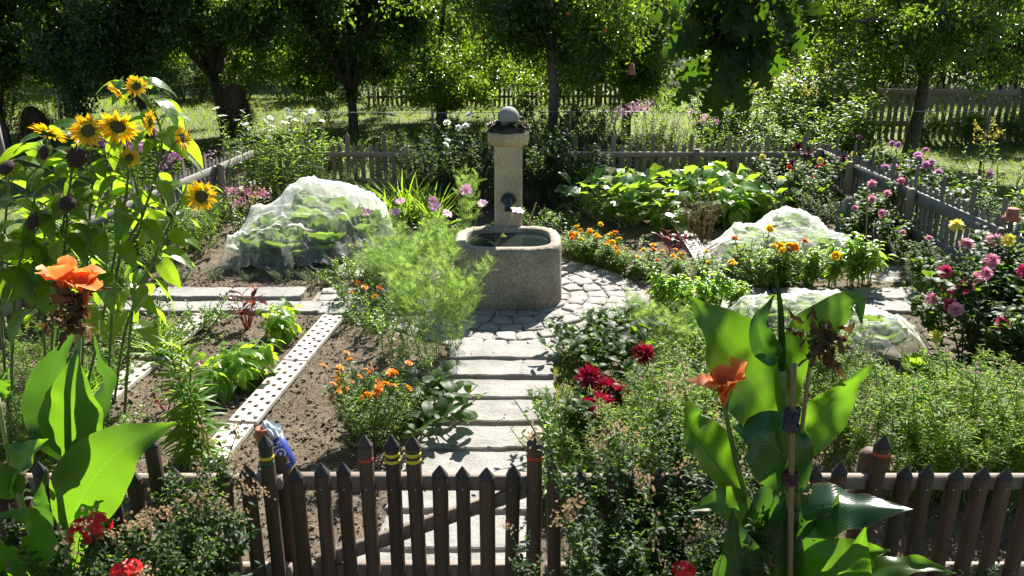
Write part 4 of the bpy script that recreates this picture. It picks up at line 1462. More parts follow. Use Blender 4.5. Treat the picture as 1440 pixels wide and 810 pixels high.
def net(label, x0, x1, y0, y1, mounds, seed, nsup=34, res=.02):
    """thin fleece stretched over the plants' highest leaves, sagging between them, its hem crumpled on the ground"""
    rr = np.random.RandomState(seed)
    cr = .05
    xs, ys = np.arange(x0, x1 + cr, cr), np.arange(y0, y1 + cr, cr)
    X, Y = np.meshgrid(xs, ys)

    def env(x, y):
        z = 0
        for mx, my, rx, ry, h in mounds:
            d = np.hypot((x - mx) / rx, (y - my) / ry)
            z = np.maximum(z, h * np.clip(1.05 - d ** 2.4, 0, 1) ** .6)
        return z
    ob = np.zeros_like(X)
    n = 0
    while n < nsup * len(mounds) / 5:
        m = mounds[rr.randint(len(mounds))]
        sx, sy = m[0] + rr.normal(0, .5) * m[2], m[1] + rr.normal(0, .5) * m[3]
        h = float(env(sx, sy)) * rr.uniform(.97, 1.03)
        if h < .1: continue
        r = rr.uniform(.03, .11)
        ob = np.maximum(ob, np.where(np.hypot(X - sx, Y - sy) < r, h, 0))
        n += 1
    Z = ob.copy()
    E = env(X, Y)
    floor = np.maximum(ob, E * .95)
    for _ in range(70):
        Zs = Z.copy()
        Zs[1:-1, 1:-1] = (Z[:-2, 1:-1] + Z[2:, 1:-1] + Z[1:-1, :-2] + Z[1:-1, 2:]) / 4
        Z = np.maximum(floor, Zs - .0003)
        Z[0] = Z[-1] = 0; Z[:, 0] = Z[:, -1] = 0
    Z = np.maximum(Z, 0)
    # finer grid
    fx, fy = np.arange(x0, x1, res), np.arange(y0, y1, res)
    U, V = (fx - x0) / cr, (fy - y0) / cr
    iu, iv = np.clip(U.astype(int), 0, len(xs) - 2), np.clip(V.astype(int), 0, len(ys) - 2)
    fu, fv = (U - iu)[None, :], (V - iv)[:, None]
    g = lambda A: A[np.ix_(iv, iu)] * (1 - fu) * (1 - fv) + A[np.ix_(iv, iu + 1)] * fu * (1 - fv) + A[np.ix_(iv + 1, iu)] * (1 - fu) * fv + A[np.ix_(iv + 1, iu + 1)] * fu * fv
    Zc = g(Z)
    X, Y = np.meshgrid(fx, fy)
    gy_, gx_ = np.gradient(Zc, res)
    sl = np.clip(np.hypot(gx_, gy_), 0, 2.5)
    # pleats run down the slopes: use a direction smoothed over the cloth
    wx, wy = fbm(X * 1.5 + 9, Y * 1.5 + 9, seed + 20, 3) - .5, fbm(X * 1.5 + 39, Y * 1.5 + 9, seed + 30, 3) - .5
    A = X * 1.0 + Y * .55 + wx * 1.6
    B = Y * .9 - X * .6 + wy * 1.6
    rid = lambda q: (1 - np.abs(2 * q - 1)) ** 3
    f1 = rid(vnoise(A * 7 + 40, B * 1.6 + 17, seed)) + .8 * rid(vnoise(B * 8 + 10, A * 1.5 + 57, seed + 3))
    f2 = rid(vnoise(A * 19 + 40, B * 4 + 17, seed + 5)) + .8 * rid(vnoise(B * 21 + 30, A * 4 + 27, seed + 6))
    Zc = Zc + (.034 * f1 + .016 * f2) * (.45 + .5 * sl).clip(0, 1.3)
    Zc = Zc + .012 + soil_z(X, Y).clip(-.02, .1)
    X = X + .03 * wx * sl; Y = Y + .03 * wy * sl
    edge = np.minimum(np.minimum(X - x0, x1 - X) / (x1 - x0), np.minimum(Y - y0, y1 - Y) / (y1 - y0))
    far = env((X - (x0 + x1) / 2) * .86 + (x0 + x1) / 2, (Y - (y0 + y1) / 2) * .86 + (y0 + y1) / 2)
    keep = (g(Z) > .1) | (far > .02) & (fbm(X * 2 + 3, Y * 2 + 8, seed + 4, 3) > .38) | ((edge > .02) & (fbm(X * 1.2 + 13, Y * 1.2 + 8, seed + 9, 3) > .62))
    i = np.arange(X.size).reshape(X.shape)
    q = np.stack([i[:-1, :-1], i[:-1, 1:], i[1:, 1:], i[1:, :-1]], -1)
    q = q[keep[:-1, :-1] & keep[:-1, 1:] & keep[1:, 1:] & keep[1:, :-1]]
    used = np.unique(q)
    mp = np.full(X.size, -1); mp[used] = np.arange(len(used))
    b = MB()
    c = np.array([(x0 + x1) / 2, (y0 + y1) / 2, 0])
    b.v.append(np.column_stack([X.ravel(), Y.ravel(), Zc.ravel()])[used] - c)
    b.r.append(np.full(len(used), .5)); b.c.append(np.zeros((len(used), 3))); b.f.append((mp[q], 0)); b.n = len(used)
    o = b.build('garden_net', M['net'], loc=c)
    return tag(o, label, 'garden net', 'crop nets')


net('big crumpled white crop net draped over tall cabbages beside the cosmos', -3.6, -1.55, 9.2, 11.4, [(-3.2, 9.8, .38, .4, .44), (-2.75, 9.75, .42, .4, .56), (-3.05, 10.15, .42, .45, .62), (-2.4, 9.95, .45, .42, .66), (-2.65, 10.5, .5, .5, .9), (-2.25, 10.5, .45, .5, .87), (-1.92, 10.4, .36, .45, .74)], 3)
net('white crop net over low cabbages behind the pepper plants', 2.3, 4.9, 8.95, 10.9, [(2.8, 9.5, .42, .4, .36), (3.3, 9.55, .45, .42, .4), (3.8, 9.8, .4, .45, .42), (3.6, 10.3, .45, .42, .56), (3.05, 10.0, .45, .4, .44)], 8)
net('white crop net sagging over lettuces beside the pink dahlia and tall canna', 2.0, 3.85, 6.3, 8.05, [(2.55, 7.45, .5, .42, .36), (3.0, 7.5, .5, .42, .4), (3.35, 7.0, .4, .45, .36), (2.95, 7.0, .45, .4, .3)], 14)
k = 0
for grp, spots in (('cabbages under the big net', [(-3.2, 9.8, .36), (-2.75, 9.75, .44), (-3.05, 10.15, .46), (-2.4, 9.95, .5), (-2.65, 10.5, .62), (-2.25, 10.5, .56), (-1.92, 10.4, .46)]),
                   ('cabbages under the net behind the peppers', [(2.8, 9.5, .33), (3.3, 9.55, .36), (3.8, 9.8, .36), (3.6, 10.3, .44), (3.05, 10.0, .36)]),
                   ('cabbages under the net by the dahlia', [(2.55, 7.45, .34), (3.0, 7.5, .36), (3.35, 7.0, .33), (2.95, 7.0, .28)])):
    for x, y, r in spots:
        r *= .8
        cabbage({'cabbages under the big net': 'big leafy cabbage showing green through the big crumpled net', 'cabbages under the net behind the peppers': 'pale green cabbage under the white net behind the peppers', 'cabbages under the net by the dahlia': 'pale lettuce green cabbage under the sagging net by the dahlia'}[grp], x, y, r, 200 + k, grp)
        k += 1


# ------------------------------------------------------------------ orchard trees
def tree(name, label, px, py, h, fork, spread, seed, mat='apple_leaf', bark='bark', tr=.13, lean=(0, 0), low=.8, dens=120, ls=.085, apples=0, group='orchard trees', xy=None, amat='apple', limbs=7, cat='tree', sub=6, bare=.75):
    rr = np.random.RandomState(seed)
    p = G(px, py) if xy is None else np.array([*xy, 0.])
    th = thing(name, label, cat, p, group)
    tk, cr = MB(), MB()
    fk = np.array([lean[0] * fork, lean[1] * fork, fork])
    tk.tube(spline([(0, 0, -.1), fk * .5 + np.array([rr.normal(0, .05), rr.normal(0, .05), 0]), fk], 9), np.linspace(tr * 1.0, tr * .7, 9), 10)
    tips = []
    for i in range(limbs):
        a = i * 2 * math.pi / limbs + rr.uniform(-.3, .3)
        up = rr.uniform(0, 1)
        R = spread * rr.uniform(.55, 1) * (1 - .45 * up)
        z1 = low * fork + (h - low * fork) * (.15 + .85 * up)
        if i == 0: R, z1 = .3, h
        e = fk * (1, 1, 0) + np.array([math.cos(a) * R, math.sin(a) * R, z1])
        mid = fk * .45 + e * .55 + np.array([0, 0, .25 * (z1 - fork) + .25])
        P = bez(fk - np.array([0, 0, .05]), mid, e, 9) + rr.normal(0, .03, (9, 3)) * np.linspace(0, 1, 9)[:, None]
        tk.tube(P, np.linspace(tr * .52, tr * .12, 9), 7)
        for j in range(sub):
            t = rr.uniform(.3, 1)
            q = np.array([np.interp(t * 8, range(9), P[:, c]) for c in range(3)])
            a2 = rr.uniform(0, 6.283)
            L = spread * rr.uniform(.3, .55)
            e2 = q + np.array([math.cos(a2), math.sin(a2), rr.uniform(-.75, .35)]) * L
            P2 = bez(q, (q + e2) / 2 + np.array([0, 0, .18 * L]), e2, 6)
            tk.tube(P2, np.linspace(tr * .25, tr * .06, 6), 5, cap=False)
            for s in range(5):
                q3 = P2[rr.randint(1, 6)]
                e3 = q3 + rr.normal(0, 1, 3) * (.3, .3, .22) * spread * .45
                tips.append((q3, e3))
                tk.tube([q3, (q3 + e3) / 2 + rr.normal(0, .02, 3), e3], [tr * .06, tr * .04, .004], 4, cap=False)
    tips.append((fk, fk))
    A = np.array([t[0] for t in tips]); B = np.array([t[1] for t in tips])
    u = rr.uniform(0, 1.1, (len(tips), dens, 1))
    pos = (A[:, None] * (1 - u) + B[:, None] * u + rr.normal(0, .13, (len(tips), dens, 3))).reshape(-1, 3)
    shade = np.repeat(rr.rand(len(tips)), dens) * .5 + rr.rand(len(pos)) * .5
    k = pos[:, 2] > bare
    pos, shade = pos[k], shade[k]
    cr.inst(L_TREE, pos, nrm(rr.normal(0, 1, (len(pos), 3)) + (0, 0, -.5)), nrm(rr.normal(0, .75, (len(pos), 3)) + (0, 0, 1)), ls * rr.uniform(.6, 1.2, len(pos)), shade)
    tk.build('trunk', M[bark], th)
    cr.build('crown', M[mat], th)
    if apples:
        ab = MB()
        R = [np.column_stack([np.cos(np.arange(10) * math.pi / 5) * .04 * math.sin(q_), np.sin(np.arange(10) * math.pi / 5) * .04 * math.sin(q_), np.full(10, -.036 * math.cos(q_) - (.008 if q_ > 2.9 else 0))]) for q_ in np.linspace(.15, 3.05, 7)]
        ab.loft(R, rnd=.5)
        me = ab.mesh('apple', M[amat])
        cand = [e for q, e in tips if e[1] < spread * .25 and e[2] > .6]
        rr.shuffle(cand)
        for e in cand[:apples]:
            share('apple', me, th, e + rr.normal(0, .08, 3), (rr.uniform(-.4, .4), rr.uniform(-.4, .4), 0), rr.uniform(.9, 1.3))
    return th


tree('apple_tree', 'low apple tree with pale green fruit at the orchard edge behind the sunflowers', 10, 215, 3.8, .8, 1.7, 1, apples=16, amat='apple_green', tr=.09, ls=.1, low=.7, bare=.3)
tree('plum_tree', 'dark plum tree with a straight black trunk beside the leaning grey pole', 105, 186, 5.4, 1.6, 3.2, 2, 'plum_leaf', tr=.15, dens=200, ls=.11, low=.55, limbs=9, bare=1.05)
tree('plum_tree', 'plum tree with a thin leaning trunk between sunflowers and the hay hung tree', 214, 206, 5.2, 1.5, 2.9, 3, 'plum_leaf', tr=.1, lean=(-.28, .15), dens=200, ls=.11, low=.55, limbs=9, bare=1.0)
tree('apple_tree', 'old apple tree with a thick split trunk and a hay bundle hung on it', 322, 196, 5.4, 1.45, 3.2, 4, tr=.18, lean=(-.12, 0), dens=200, ls=.11, low=.6, limbs=9, bare=1.05)
tree('apple_tree', 'apple tree with a low forked trunk on the sunny lawn between two gaps', 497, 187, 5.4, .95, 3.5, 5, tr=.14, apples=16, dens=210, ls=.11, limbs=9, low=.6, bare=.75)
tree('apple_tree', 'red fruited apple tree with a stout short trunk beyond the white roses', 622, 178, 5.4, .9, 3.6, 6, tr=.17, apples=22, dens=210, ls=.11, limbs=9, low=.4, bare=.5)
tree('apple_tree', 'tall apple tree with a bare upright trunk just beside the stone ball', 772, 222, 5.4, 2.25, 2.9, 7, tr=.12, apples=22, low=.25, bark='bark_grey', dens=140, ls=.1, limbs=11, bare=.55)
tree('apple_tree', 'spreading apple tree with a small hanging pot among its leaves', 880, 190, 5.2, 1.2, 3.1, 8, tr=.13, apples=20, dens=200, ls=.105, low=.4, limbs=9, bare=.45)
tree('pear_tree', 'small leaved pear tree behind the goldenrod near the hanging oak leaves', 1075, 178, 5.0, 1.0, 2.6, 9, tr=.08, dens=170, ls=.09, limbs=8, bare=.6)
tree('cherry_tree', 'cherry tree with a dark trunk and a pale side limb beside the brown fence', 1277, 216, 5.4, 1.75, 3.4, 10, 'apple_leaf', tr=.15, dens=140, ls=.105, lean=(.05, 0), low=.75, bare=1.35)
tree('pear_tree', 'slender young pear tree in front of the brown orchard fence', 1218, 208, 4.2, 1.4, 1.5, 11, tr=.045, dens=80, ls=.09, limbs=5)
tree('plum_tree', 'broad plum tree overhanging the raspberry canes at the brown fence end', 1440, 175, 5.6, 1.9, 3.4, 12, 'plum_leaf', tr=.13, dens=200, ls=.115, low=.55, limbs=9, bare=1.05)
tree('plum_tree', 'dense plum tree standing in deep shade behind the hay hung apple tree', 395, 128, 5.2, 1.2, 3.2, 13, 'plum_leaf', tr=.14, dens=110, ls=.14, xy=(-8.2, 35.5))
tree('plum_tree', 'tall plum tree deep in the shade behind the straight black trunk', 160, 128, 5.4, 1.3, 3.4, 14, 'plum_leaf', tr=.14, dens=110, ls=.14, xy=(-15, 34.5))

# ------------------------------------------------------------------ cannas
def bigleaf(mb, mid, width, n0, n1=None, fold=.18, wave=.016, seed=0, prof=None, n=26, curl=0., m=4):
    """broad blade round a curved midrib: folded, rippled, its face turning from n0 at the foot to n1 at the tip"""
    rr = np.random.RandomState(seed)
    P = spline(mid, n)
    Tn = nrm(np.gradient(P, axis=0))
    t = np.linspace(0, 1, n)
    n0 = np.array(n0, float); n1 = n0 if n1 is None else np.array(n1, float)
    N = n0 * (1 - t)[:, None] + n1 * t[:, None]
    Sd = nrm(np.cross(Tn, N))
    N = np.cross(Sd, Tn)
    prof = prof or (lambda t: np.sin(np.pi * np.clip(t, .0, 1) ** .82) ** .9 * (1 - .5 * np.clip(t, 0, 1) ** 2.5))
    w = np.maximum(width / 2 * prof(np.clip(t * .985 + .012, 0, 1)), .004)
    s = np.linspace(-1, 1, 2 * m + 1)
    ph = rr.uniform(0, 6, 4)
    V, lc = [], []
    for i in range(n):
        for q in s:
            sg = -1 if q < 0 else 1
            rip = wave * abs(q) ** 2 * (math.sin(t[i] * 13 + ph[0] + sg * ph[1]) + .6 * math.sin(t[i] * 27 + ph[2] * sg))
            z = fold * abs(q) * w[i] - curl * q * q * w[i] + rip * min(1, 4 * t[i] * (1 - t[i]) + .2)
            V.append(P[i] + Sd[i] * q * w[i] + N[i] * z)
            lc.append((q, t[i] * 2, 0))
    k = len(s)
    fs = [(i * k + j, i * k + j + 1, (i + 1) * k + j + 1, (i + 1) * k + j) for i in range(n - 1) for j in range(k - 1)]
    mb.add(np.array(V), fs, rr.rand(), 0, lc)
    return P


CAMV = np.array([0, 0, H])


def tocam(p):
    return nrm(CAMV - np.asarray(p))


class Canna:
    def __init__(s, label, px, Y):
        s.base = np.array([D(px, 800, Y)[0], Y, 0.])
        s.th = thing('canna', label, 'canna', s.base)
        s.Y = Y

    def pt(s, q):
        return D(q[0], q[1], s.Y + (q[2] if len(q) > 2 else 0)) - s.base

    def leaf(s, pix, wpx, n0=None, n1=None, mat='canna', seed=0, **kw):
        b = MB()
        mid = [s.pt(q) for q in pix]
        tc = np.array([0, -.75, .65])
        bigleaf(b, mid, wpx * (s.Y * .9455 + .3256 * 1.4) / F, tc if n0 is None else n0, n1, seed=seed, **kw)
        return b.build('leaf', M[mat], s.th)

    def stem(s, pix, r0, r1, mat='stem', name='stem', sides=10):
        b = MB()
        P = spline([s.pt(q) for q in pix], 16)
        b.tube(P, np.linspace(r0, r1, 16), sides)
        return b.build(name, M[mat], s.th)


def canna_flower(c, px, py, dy, size, seed):
    rr = np.random.RandomState(seed)
    b = MB()
    o = c.pt((px, py, dy))
    for i in range(8):
        a = (i + .5) * 2 * math.pi / 8 * (1 if i < 5 else 1.3) + rr.uniform(-.25, .25)
        out = np.array([math.cos(a), math.sin(a), 0.])
        L = size * rr.uniform(.7, 1.0)
        spread = rr.uniform(.25, .95)
        e = o + out * L * spread + np.array([0, 0, L * (1.15 - spread * .75)])
        mid = o + out * L * .12 + np.array([0, 0, L * .55])
        sub = MB()
        bigleaf(b, [o, mid, e], L * .7, nrm(-out + np.array([0, 0, .4])), nrm(-out * .2 + np.array([0, 0, 1])), .2, L * .07, seed * 9 + i, lambda t: np.clip(np.sin(np.pi * np.clip(t, 0, 1) ** 1.7), 0, 1) ** .6 * (.25 + .75 * t) + .03, n=14, m=4)
        # the rim of each petal is paler: shade value rises towards the edge
        k = 9 * 14
        lc = b.c[-1]
        b.r[-1] = np.clip(.1 + .9 * np.maximum(np.abs(lc[:, 0]) ** 5, (lc[:, 1] / 2) ** 8) + rr.uniform(-.05, .25), 0, 1)
    return b.build('blossom', M['vermilion'], c.th)


def dead_head(c, px, py, dy, hgt, wid, seed, n=46, mat='dry'):
    rr = np.random.RandomState(seed)
    b = MB()
    for i in range(n):
        o = c.pt((px + rr.normal(0, wid * .25), py + rr.uniform(-.5, .5) * hgt, dy + rr.normal(0, .02)))
        d = nrm(rr.normal(0, 1, 3) + np.array([0, 0, -.8]))
        L = rr.uniform(.035, .085)
        bigleaf(b, [o, o + d * L * .5 + rr.normal(0, .012, 3), o + d * L + rr.normal(0, .02, 3)], L * .5, rr.normal(0, 1, 3), rr.normal(0, 1, 3), .5, .012, seed + i, n=7, m=2)
    return b.build('spent_flower', M[mat], c.th)


c = Canna('tall canna with one open orange flower, a brown spent head and a bamboo stake', 1108, 3.0)
c.stem([(1108, 1100), (1106, 800), (1104, 640), (1100, 500)], .02, .012)
c.stem([(1100, 520), (1098, 440), (1093, 400), (1088, 364)], .016, .002, 'leaf_dark', 'spear_leaf')
c.stem([(1070, 1050, -.02), (1058, 760, -.05), (1035, 650, -.08), (1016, 560, -.1)], .014, .009)
c.stem([(1130, 1000, -.02), (1122, 700, -.03), (1133, 560, -.03), (1143, 490, -.04)], .011, .007, 'stake_wood')
c.leaf([(1092, 604), (1062, 545), (1010, 470), (972, 418)], 132, n1=(.3, -.7, .5), seed=1, fold=.22)
c.leaf([(1108, 590, .03), (1118, 500, .04), (1160, 450, .02), (1202, 424, -.03), (1212, 455, -.1)], 58, n0=(-.6, -.6, .4), n1=(-.3, -.7, .6), seed=2)
c.leaf([(1116, 650), (1148, 600, -.03), (1185, 550, -.06), (1228, 512, -.1)], 62, n0=(-.5, -.6, .6), n1=(.4, -.8, .3), seed=3, fold=.3)
c.leaf([(1048, 700, -.03), (1000, 640, -.08), (972, 600, -.1), (961, 552, -.12)], 78, n0=(.5, -.7, .5), seed=4, fold=.3)
c.leaf([(1128, 690, -.08), (1105, 645, -.12), (1070, 610, -.14), (1030, 600, -.1)], 112, n0=(0, -.8, .5), mat='canna_shaded', seed=5, fold=-.15)
c.leaf([(1105, 745, -.05), (1150, 715, -.1), (1210, 712, -.16), (1284, 716, -.22)], 96, n0=(0, -.6, .8), n1=(.1, -.2, 1), mat='canna_shaded', seed=6, fold=-.25)
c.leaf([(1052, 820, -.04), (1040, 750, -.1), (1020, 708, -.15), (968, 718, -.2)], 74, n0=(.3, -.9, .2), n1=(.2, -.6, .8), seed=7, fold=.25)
c.leaf([(1066, 850, -.02), (1068, 790, -.06), (1076, 720, -.06), (1086, 672, -.03)], 112, n0=(.1, -1, .2), mat='canna_shaded', seed=8)
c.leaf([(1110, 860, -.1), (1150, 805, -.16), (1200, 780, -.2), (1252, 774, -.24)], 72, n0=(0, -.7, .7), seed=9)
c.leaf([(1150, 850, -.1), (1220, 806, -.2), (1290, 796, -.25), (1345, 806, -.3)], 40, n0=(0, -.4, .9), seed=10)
c.leaf([(1096, 505, -.01), (1078, 490, -.03), (1068, 455, -.03), (1088, 415, -.02)], 40, n0=(-.2, -.9, .2), mat='canna_shaded', seed=11, fold=.6)
c.leaf([(1120, 800, -.05), (1135, 760, -.1), (1165, 735, -.12), (1180, 690, -.12)], 60, n0=(.2, -.9, .3), mat='canna_shaded', seed=12)
c.leaf([(1090, 880, -.1), (1060, 840, -.18), (1020, 810, -.2), (1000, 820, -.22)], 70, n0=(.2, -.8, .5), mat='canna_shaded', seed=13)
c.leaf([(1100, 900, -.05), (1092, 820, -.09), (1098, 740, -.09), (1110, 690, -.07)], 80, n0=(-.1, -1, .2), mat='canna_shaded', seed=14)
c.leaf([(1070, 900, -.12), (1050, 840, -.2), (1035, 780, -.22), (1030, 715, -.2)], 110, n0=(.2, -1, .3), mat='canna_shaded', seed=15)
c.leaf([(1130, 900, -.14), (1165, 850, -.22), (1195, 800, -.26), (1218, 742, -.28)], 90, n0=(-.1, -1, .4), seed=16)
canna_flower(c, 1016, 572, -.12, .225, 5)
dead_head(c, 1155, 480, -.04, 60, 50, 3, 52)
b = MB()
b.tube(spline([D(1116, 512, 2.86), D(1113, 650, 2.86), D(1110, 900, 2.86)], 8), .0125, 8)
st = tag(b.build('bamboo_stake', M['stake_wood']), 'brown bamboo stake tied beside the tall canna with the orange flower', 'plant stake')


def tie(pxy, mat, seed, name='tie'):
    rr = np.random.RandomState(seed)
    b = MB()
    o = D(*pxy, 2.86)
    for i in range(9):
        a = np.linspace(0, 6.28, 14)
        r = .02 + .004 * rr.rand()
        b.tube(np.column_stack([o[0] + np.cos(a) * r * 1.3, o[1] + np.sin(a) * r, o[2] + (i - 4) * .006 + rr.normal(0, .004, 14)]), .0028, 4)
    return b.build(name, M[mat], st)


tie((1114, 582), 'twine', 1); tie((1112, 596), 'twine', 2); tie((1111, 672), 'twine_red', 3)

c = Canna('canna with a big orange red flower head over brown withered blooms', 100, 3.05)
c.stem([(92, 1100), (96, 810), (100, 700), (104, 600), (110, 480), (112, 440)], .022, .01, 'stem_pale')
c.leaf([(100, 650, .05), (76, 590, .07), (72, 530, .06), (108, 462, .02)], 78, n0=(.35, -.7, .6), mat='canna_shaded', seed=21)
c.leaf([(105, 655, -.02), (102, 600, -.04), (104, 550, -.05), (106, 492, -.02)], 98, n0=(0, -1, .2), seed=22, fold=.1, wave=.012)
c.leaf([(112, 640, .06), (140, 590, .08), (152, 530, .08), (130, 462, .05)], 56, n0=(-.5, -.7, .5), mat='canna_shaded', seed=23)
c.leaf([(96, 745, -.03), (120, 690, -.1), (170, 632, -.16), (248, 594, -.12)], 112, n0=(.1, -1, .1), n1=(.1, -.7, .6), seed=24, fold=.08, wave=.012)
c.leaf([(104, 800, .0), (120, 735, -.05), (135, 705, -.08), (152, 692, -.1)], 34, n0=(.2, -.7, .7), seed=25)
c.leaf([(70, 760, .0), (62, 720, -.05), (60, 700, -.05), (64, 660, -.05)], 30, n0=(.2, -.7, .7), mat='canna_shaded', seed=26)
canna_flower(c, 94, 422, -.03, .18, 8)
canna_flower(c, 122, 428, -.05, .16, 19)
dead_head(c, 104, 436, -.03, 58, 44, 9, 60)
c = Canna('young canna with a thin bare spear and dark half folded leaves', 30, 2.85)
c.stem([(60, 1100), (50, 800), (28, 700), (8, 620), (-2, 560)], .018, .006, 'stem_pale')
c.leaf([(14, 690), (20, 665, -.05), (40, 640, -.08), (68, 618, -.12)], 70, n0=(0, -.6, .8), seed=31, fold=.25)
c.leaf([(20, 700), (0, 680, -.05), (-20, 655, -.08), (-30, 640, -.1)], 70, n0=(0, -.6, .8), seed=32)
c.leaf([(46, 830), (56, 770, -.05), (40, 730, -.1), (-10, 722, -.15)], 46, n0=(.3, -.4, .9), seed=33, fold=.2)
c.leaf([(20, 860), (0, 800, -.1), (-10, 770, -.12), (-20, 745, -.15)], 70, n0=(.3, -.6, .7), seed=34)
c.leaf([(8, 560), (4, 545), (6, 530), (14, 520)], 20, n0=(.3, -.6, .7), seed=35)


# ------------------------------------------------------------------ sunflowers
def seedhead_mesh(seed):
    rr = np.random.RandomState(seed)
    b = MB()
    dome(b, .055, .03, 0, 1, 14, 5, seed, .05)
    ring(b, L_RAY, 16, .04, .045, .03, -10, -.004, 0, .3, rr)
    ring(b, L_RAY, 14, .05, .03, .02, 40, -.004, 0, .3, rr)
    return b.mesh('seed_head', [M['dry'], M['seed']])


SEEDH = [seedhead_mesh(i) for i in range(2)]
b = MB()
ring(b, L_BROAD, 13, .03, .05, .035, 35, -.012, 0, .2)
CALYX = b.mesh('calyx', [M['leaf']])


def sunflower(label, base, Y, stems, seed, nl=10, L=.2):
    """stems: list of (pixel polyline, heads) ; heads: (px, py, facing, kind, size)"""
    rr = np.random.RandomState(seed)
    o = G(*base)
    th = thing('sunflower', label, 'sunflower', o)
    st, lf = MB(), MB()
    polys = []
    for pix, heads, n in stems:
        k = len(pix)
        pts = [np.zeros(3)] + [D(q[0], q[1], o[1] + (Y - o[1]) * min(1, (i + 1) / k * 1.5)) - o for i, q in enumerate(pix)]
        P = spline(pts, 16)
        st.tube(P, np.linspace(.0115, .006, 16), 7)
        q = [(P, 0)]
        leaves_on(lf, rr, q, L_SUN, int(n * 1.95), L * 1.25, .28, 5, 35, .4, pet=.5, petmb=st, tilt=.35)
        for (hx, hy, d, kind, sz) in heads:
            hp = D(hx, hy, Y - .28) - o
            t0 = P[np.argmin(np.linalg.norm(P - hp, axis=1))]
            d = nrm(np.array(d, float))
            if np.linalg.norm(t0 - hp) > .05:
                t0 = P[max(0, np.argmin(np.linalg.norm(P - hp, axis=1)) - 2)]
                st.tube(bez(t0, (t0 + hp) / 2 + np.array([0, 0, .08]), hp - d * .02, 8), np.linspace(.008, .006, 8), 6)
            me = SEEDH[seed % 2] if kind == 'seed' else flmesh('sunflower')[int(hx) % 3]
            h = share('seed_head' if kind == 'seed' else 'flower_head', me, th, hp, face(d, rr.uniform(0, 6)), sz)
            if kind != 'seed': share('calyx', CALYX, h)
    st.build('stem', M['stem'], th)
    lf.build('foliage', M['sunleaf'], th)
    return th


sunflower('tall sunflower whose arching top carries a withered hanging bloom and a small yellow one', (150, 590), 5.9,
          [([(163, 383), (200, 305), (226, 215), (222, 170), (196, 130), (172, 122)], [(165, 128, (-.6, -.5, -.6), 'f', .7), (192, 121, (.1, -.8, .3), 'f', .62), (212, 172, (-.5, -.5, .2), 'f', .75), (256, 194, (.9, -.2, .1), 'f', .75), (182, 222, (.3, -.6, .1), 'f', .6)], 17)], 1)
sunflower('sunflower leaning out with a single yellow bloom above the netted cabbages', (175, 585), 6.0,
          [([(187, 430), (213, 372), (253, 285), (270, 268), (280, 272)], [(283, 276, (.5, -.7, .1), 'f', 1.0)], 8)], 2)
sunflower('sunflower with two wide open yellow blooms, one nodding', (110, 600), 5.7,
          [([(120, 420), (125, 320), (130, 250), (124, 190)], [(124, 184, (.1, -.9, .35), 'f', 1.0)], 12),
           ([(150, 420), (168, 320), (180, 250), (172, 185)], [(166, 178, (.15, -.7, -.35), 'f', 1.1)], 12)], 3)
sunflower('sunflower gone to seed with black drooping seed heads and yellowing leaves', (70, 610), 5.5,
          [([(85, 420), (92, 340), (95, 288)], [(95, 286, (.1, -.6, .5), 'seed', 1.0)], 11),
           ([(75, 430), (88, 320), (106, 222)], [(108, 221, (.2, -.8, .2), 'seed', 1.1)], 11),
           ([(58, 420), (46, 350), (46, 312)], [(47, 312, (-.3, -.6, .4), 'seed', .95)], 11)], 4)
sunflower('sunflower at the picture edge with one yellow bloom seen from behind and dry bracts', (15, 620), 5.4,
          [([(20, 420), (40, 320), (60, 230), (70, 195)], [(68, 188, (.2, .5, .8), 'f', .95), (62, 215, (-.3, -.6, .2), 'seed', .8)], 11),
           ([(0, 420), (6, 330), (12, 260), (10, 236)], [(10, 236, (-.2, -.6, .6), 'seed', 1.0)], 11)], 5)
sunflower('short side sunflower full of leaves between the canna and the cross path', (160, 570), 6.2,
          [([(175, 470), (200, 400), (235, 335), (245, 300)], [(240, 300, (.5, -.4, .6), 'seed', .6)], 14),
           ([(130, 470), (110, 400), (80, 330), (60, 290)], [(62, 285, (-.4, -.4, .6), 'seed', .6)], 14)], 6, L=.19)

# ------------------------------------------------------------------ cosmos with pink flowers in front of the trough
KINDS['cosmos'] = dict(h=1.2, make=P_('cosmos', 'cosmos', n=8, h=1.2, r0=.12, lean=22, bend=.14, side=4, tpl=FERN, nl=10, L=.22, t0=.12, e0=20, e1=50, taper=.3, mat='fern', smat='stem_pale', side_len=.6))


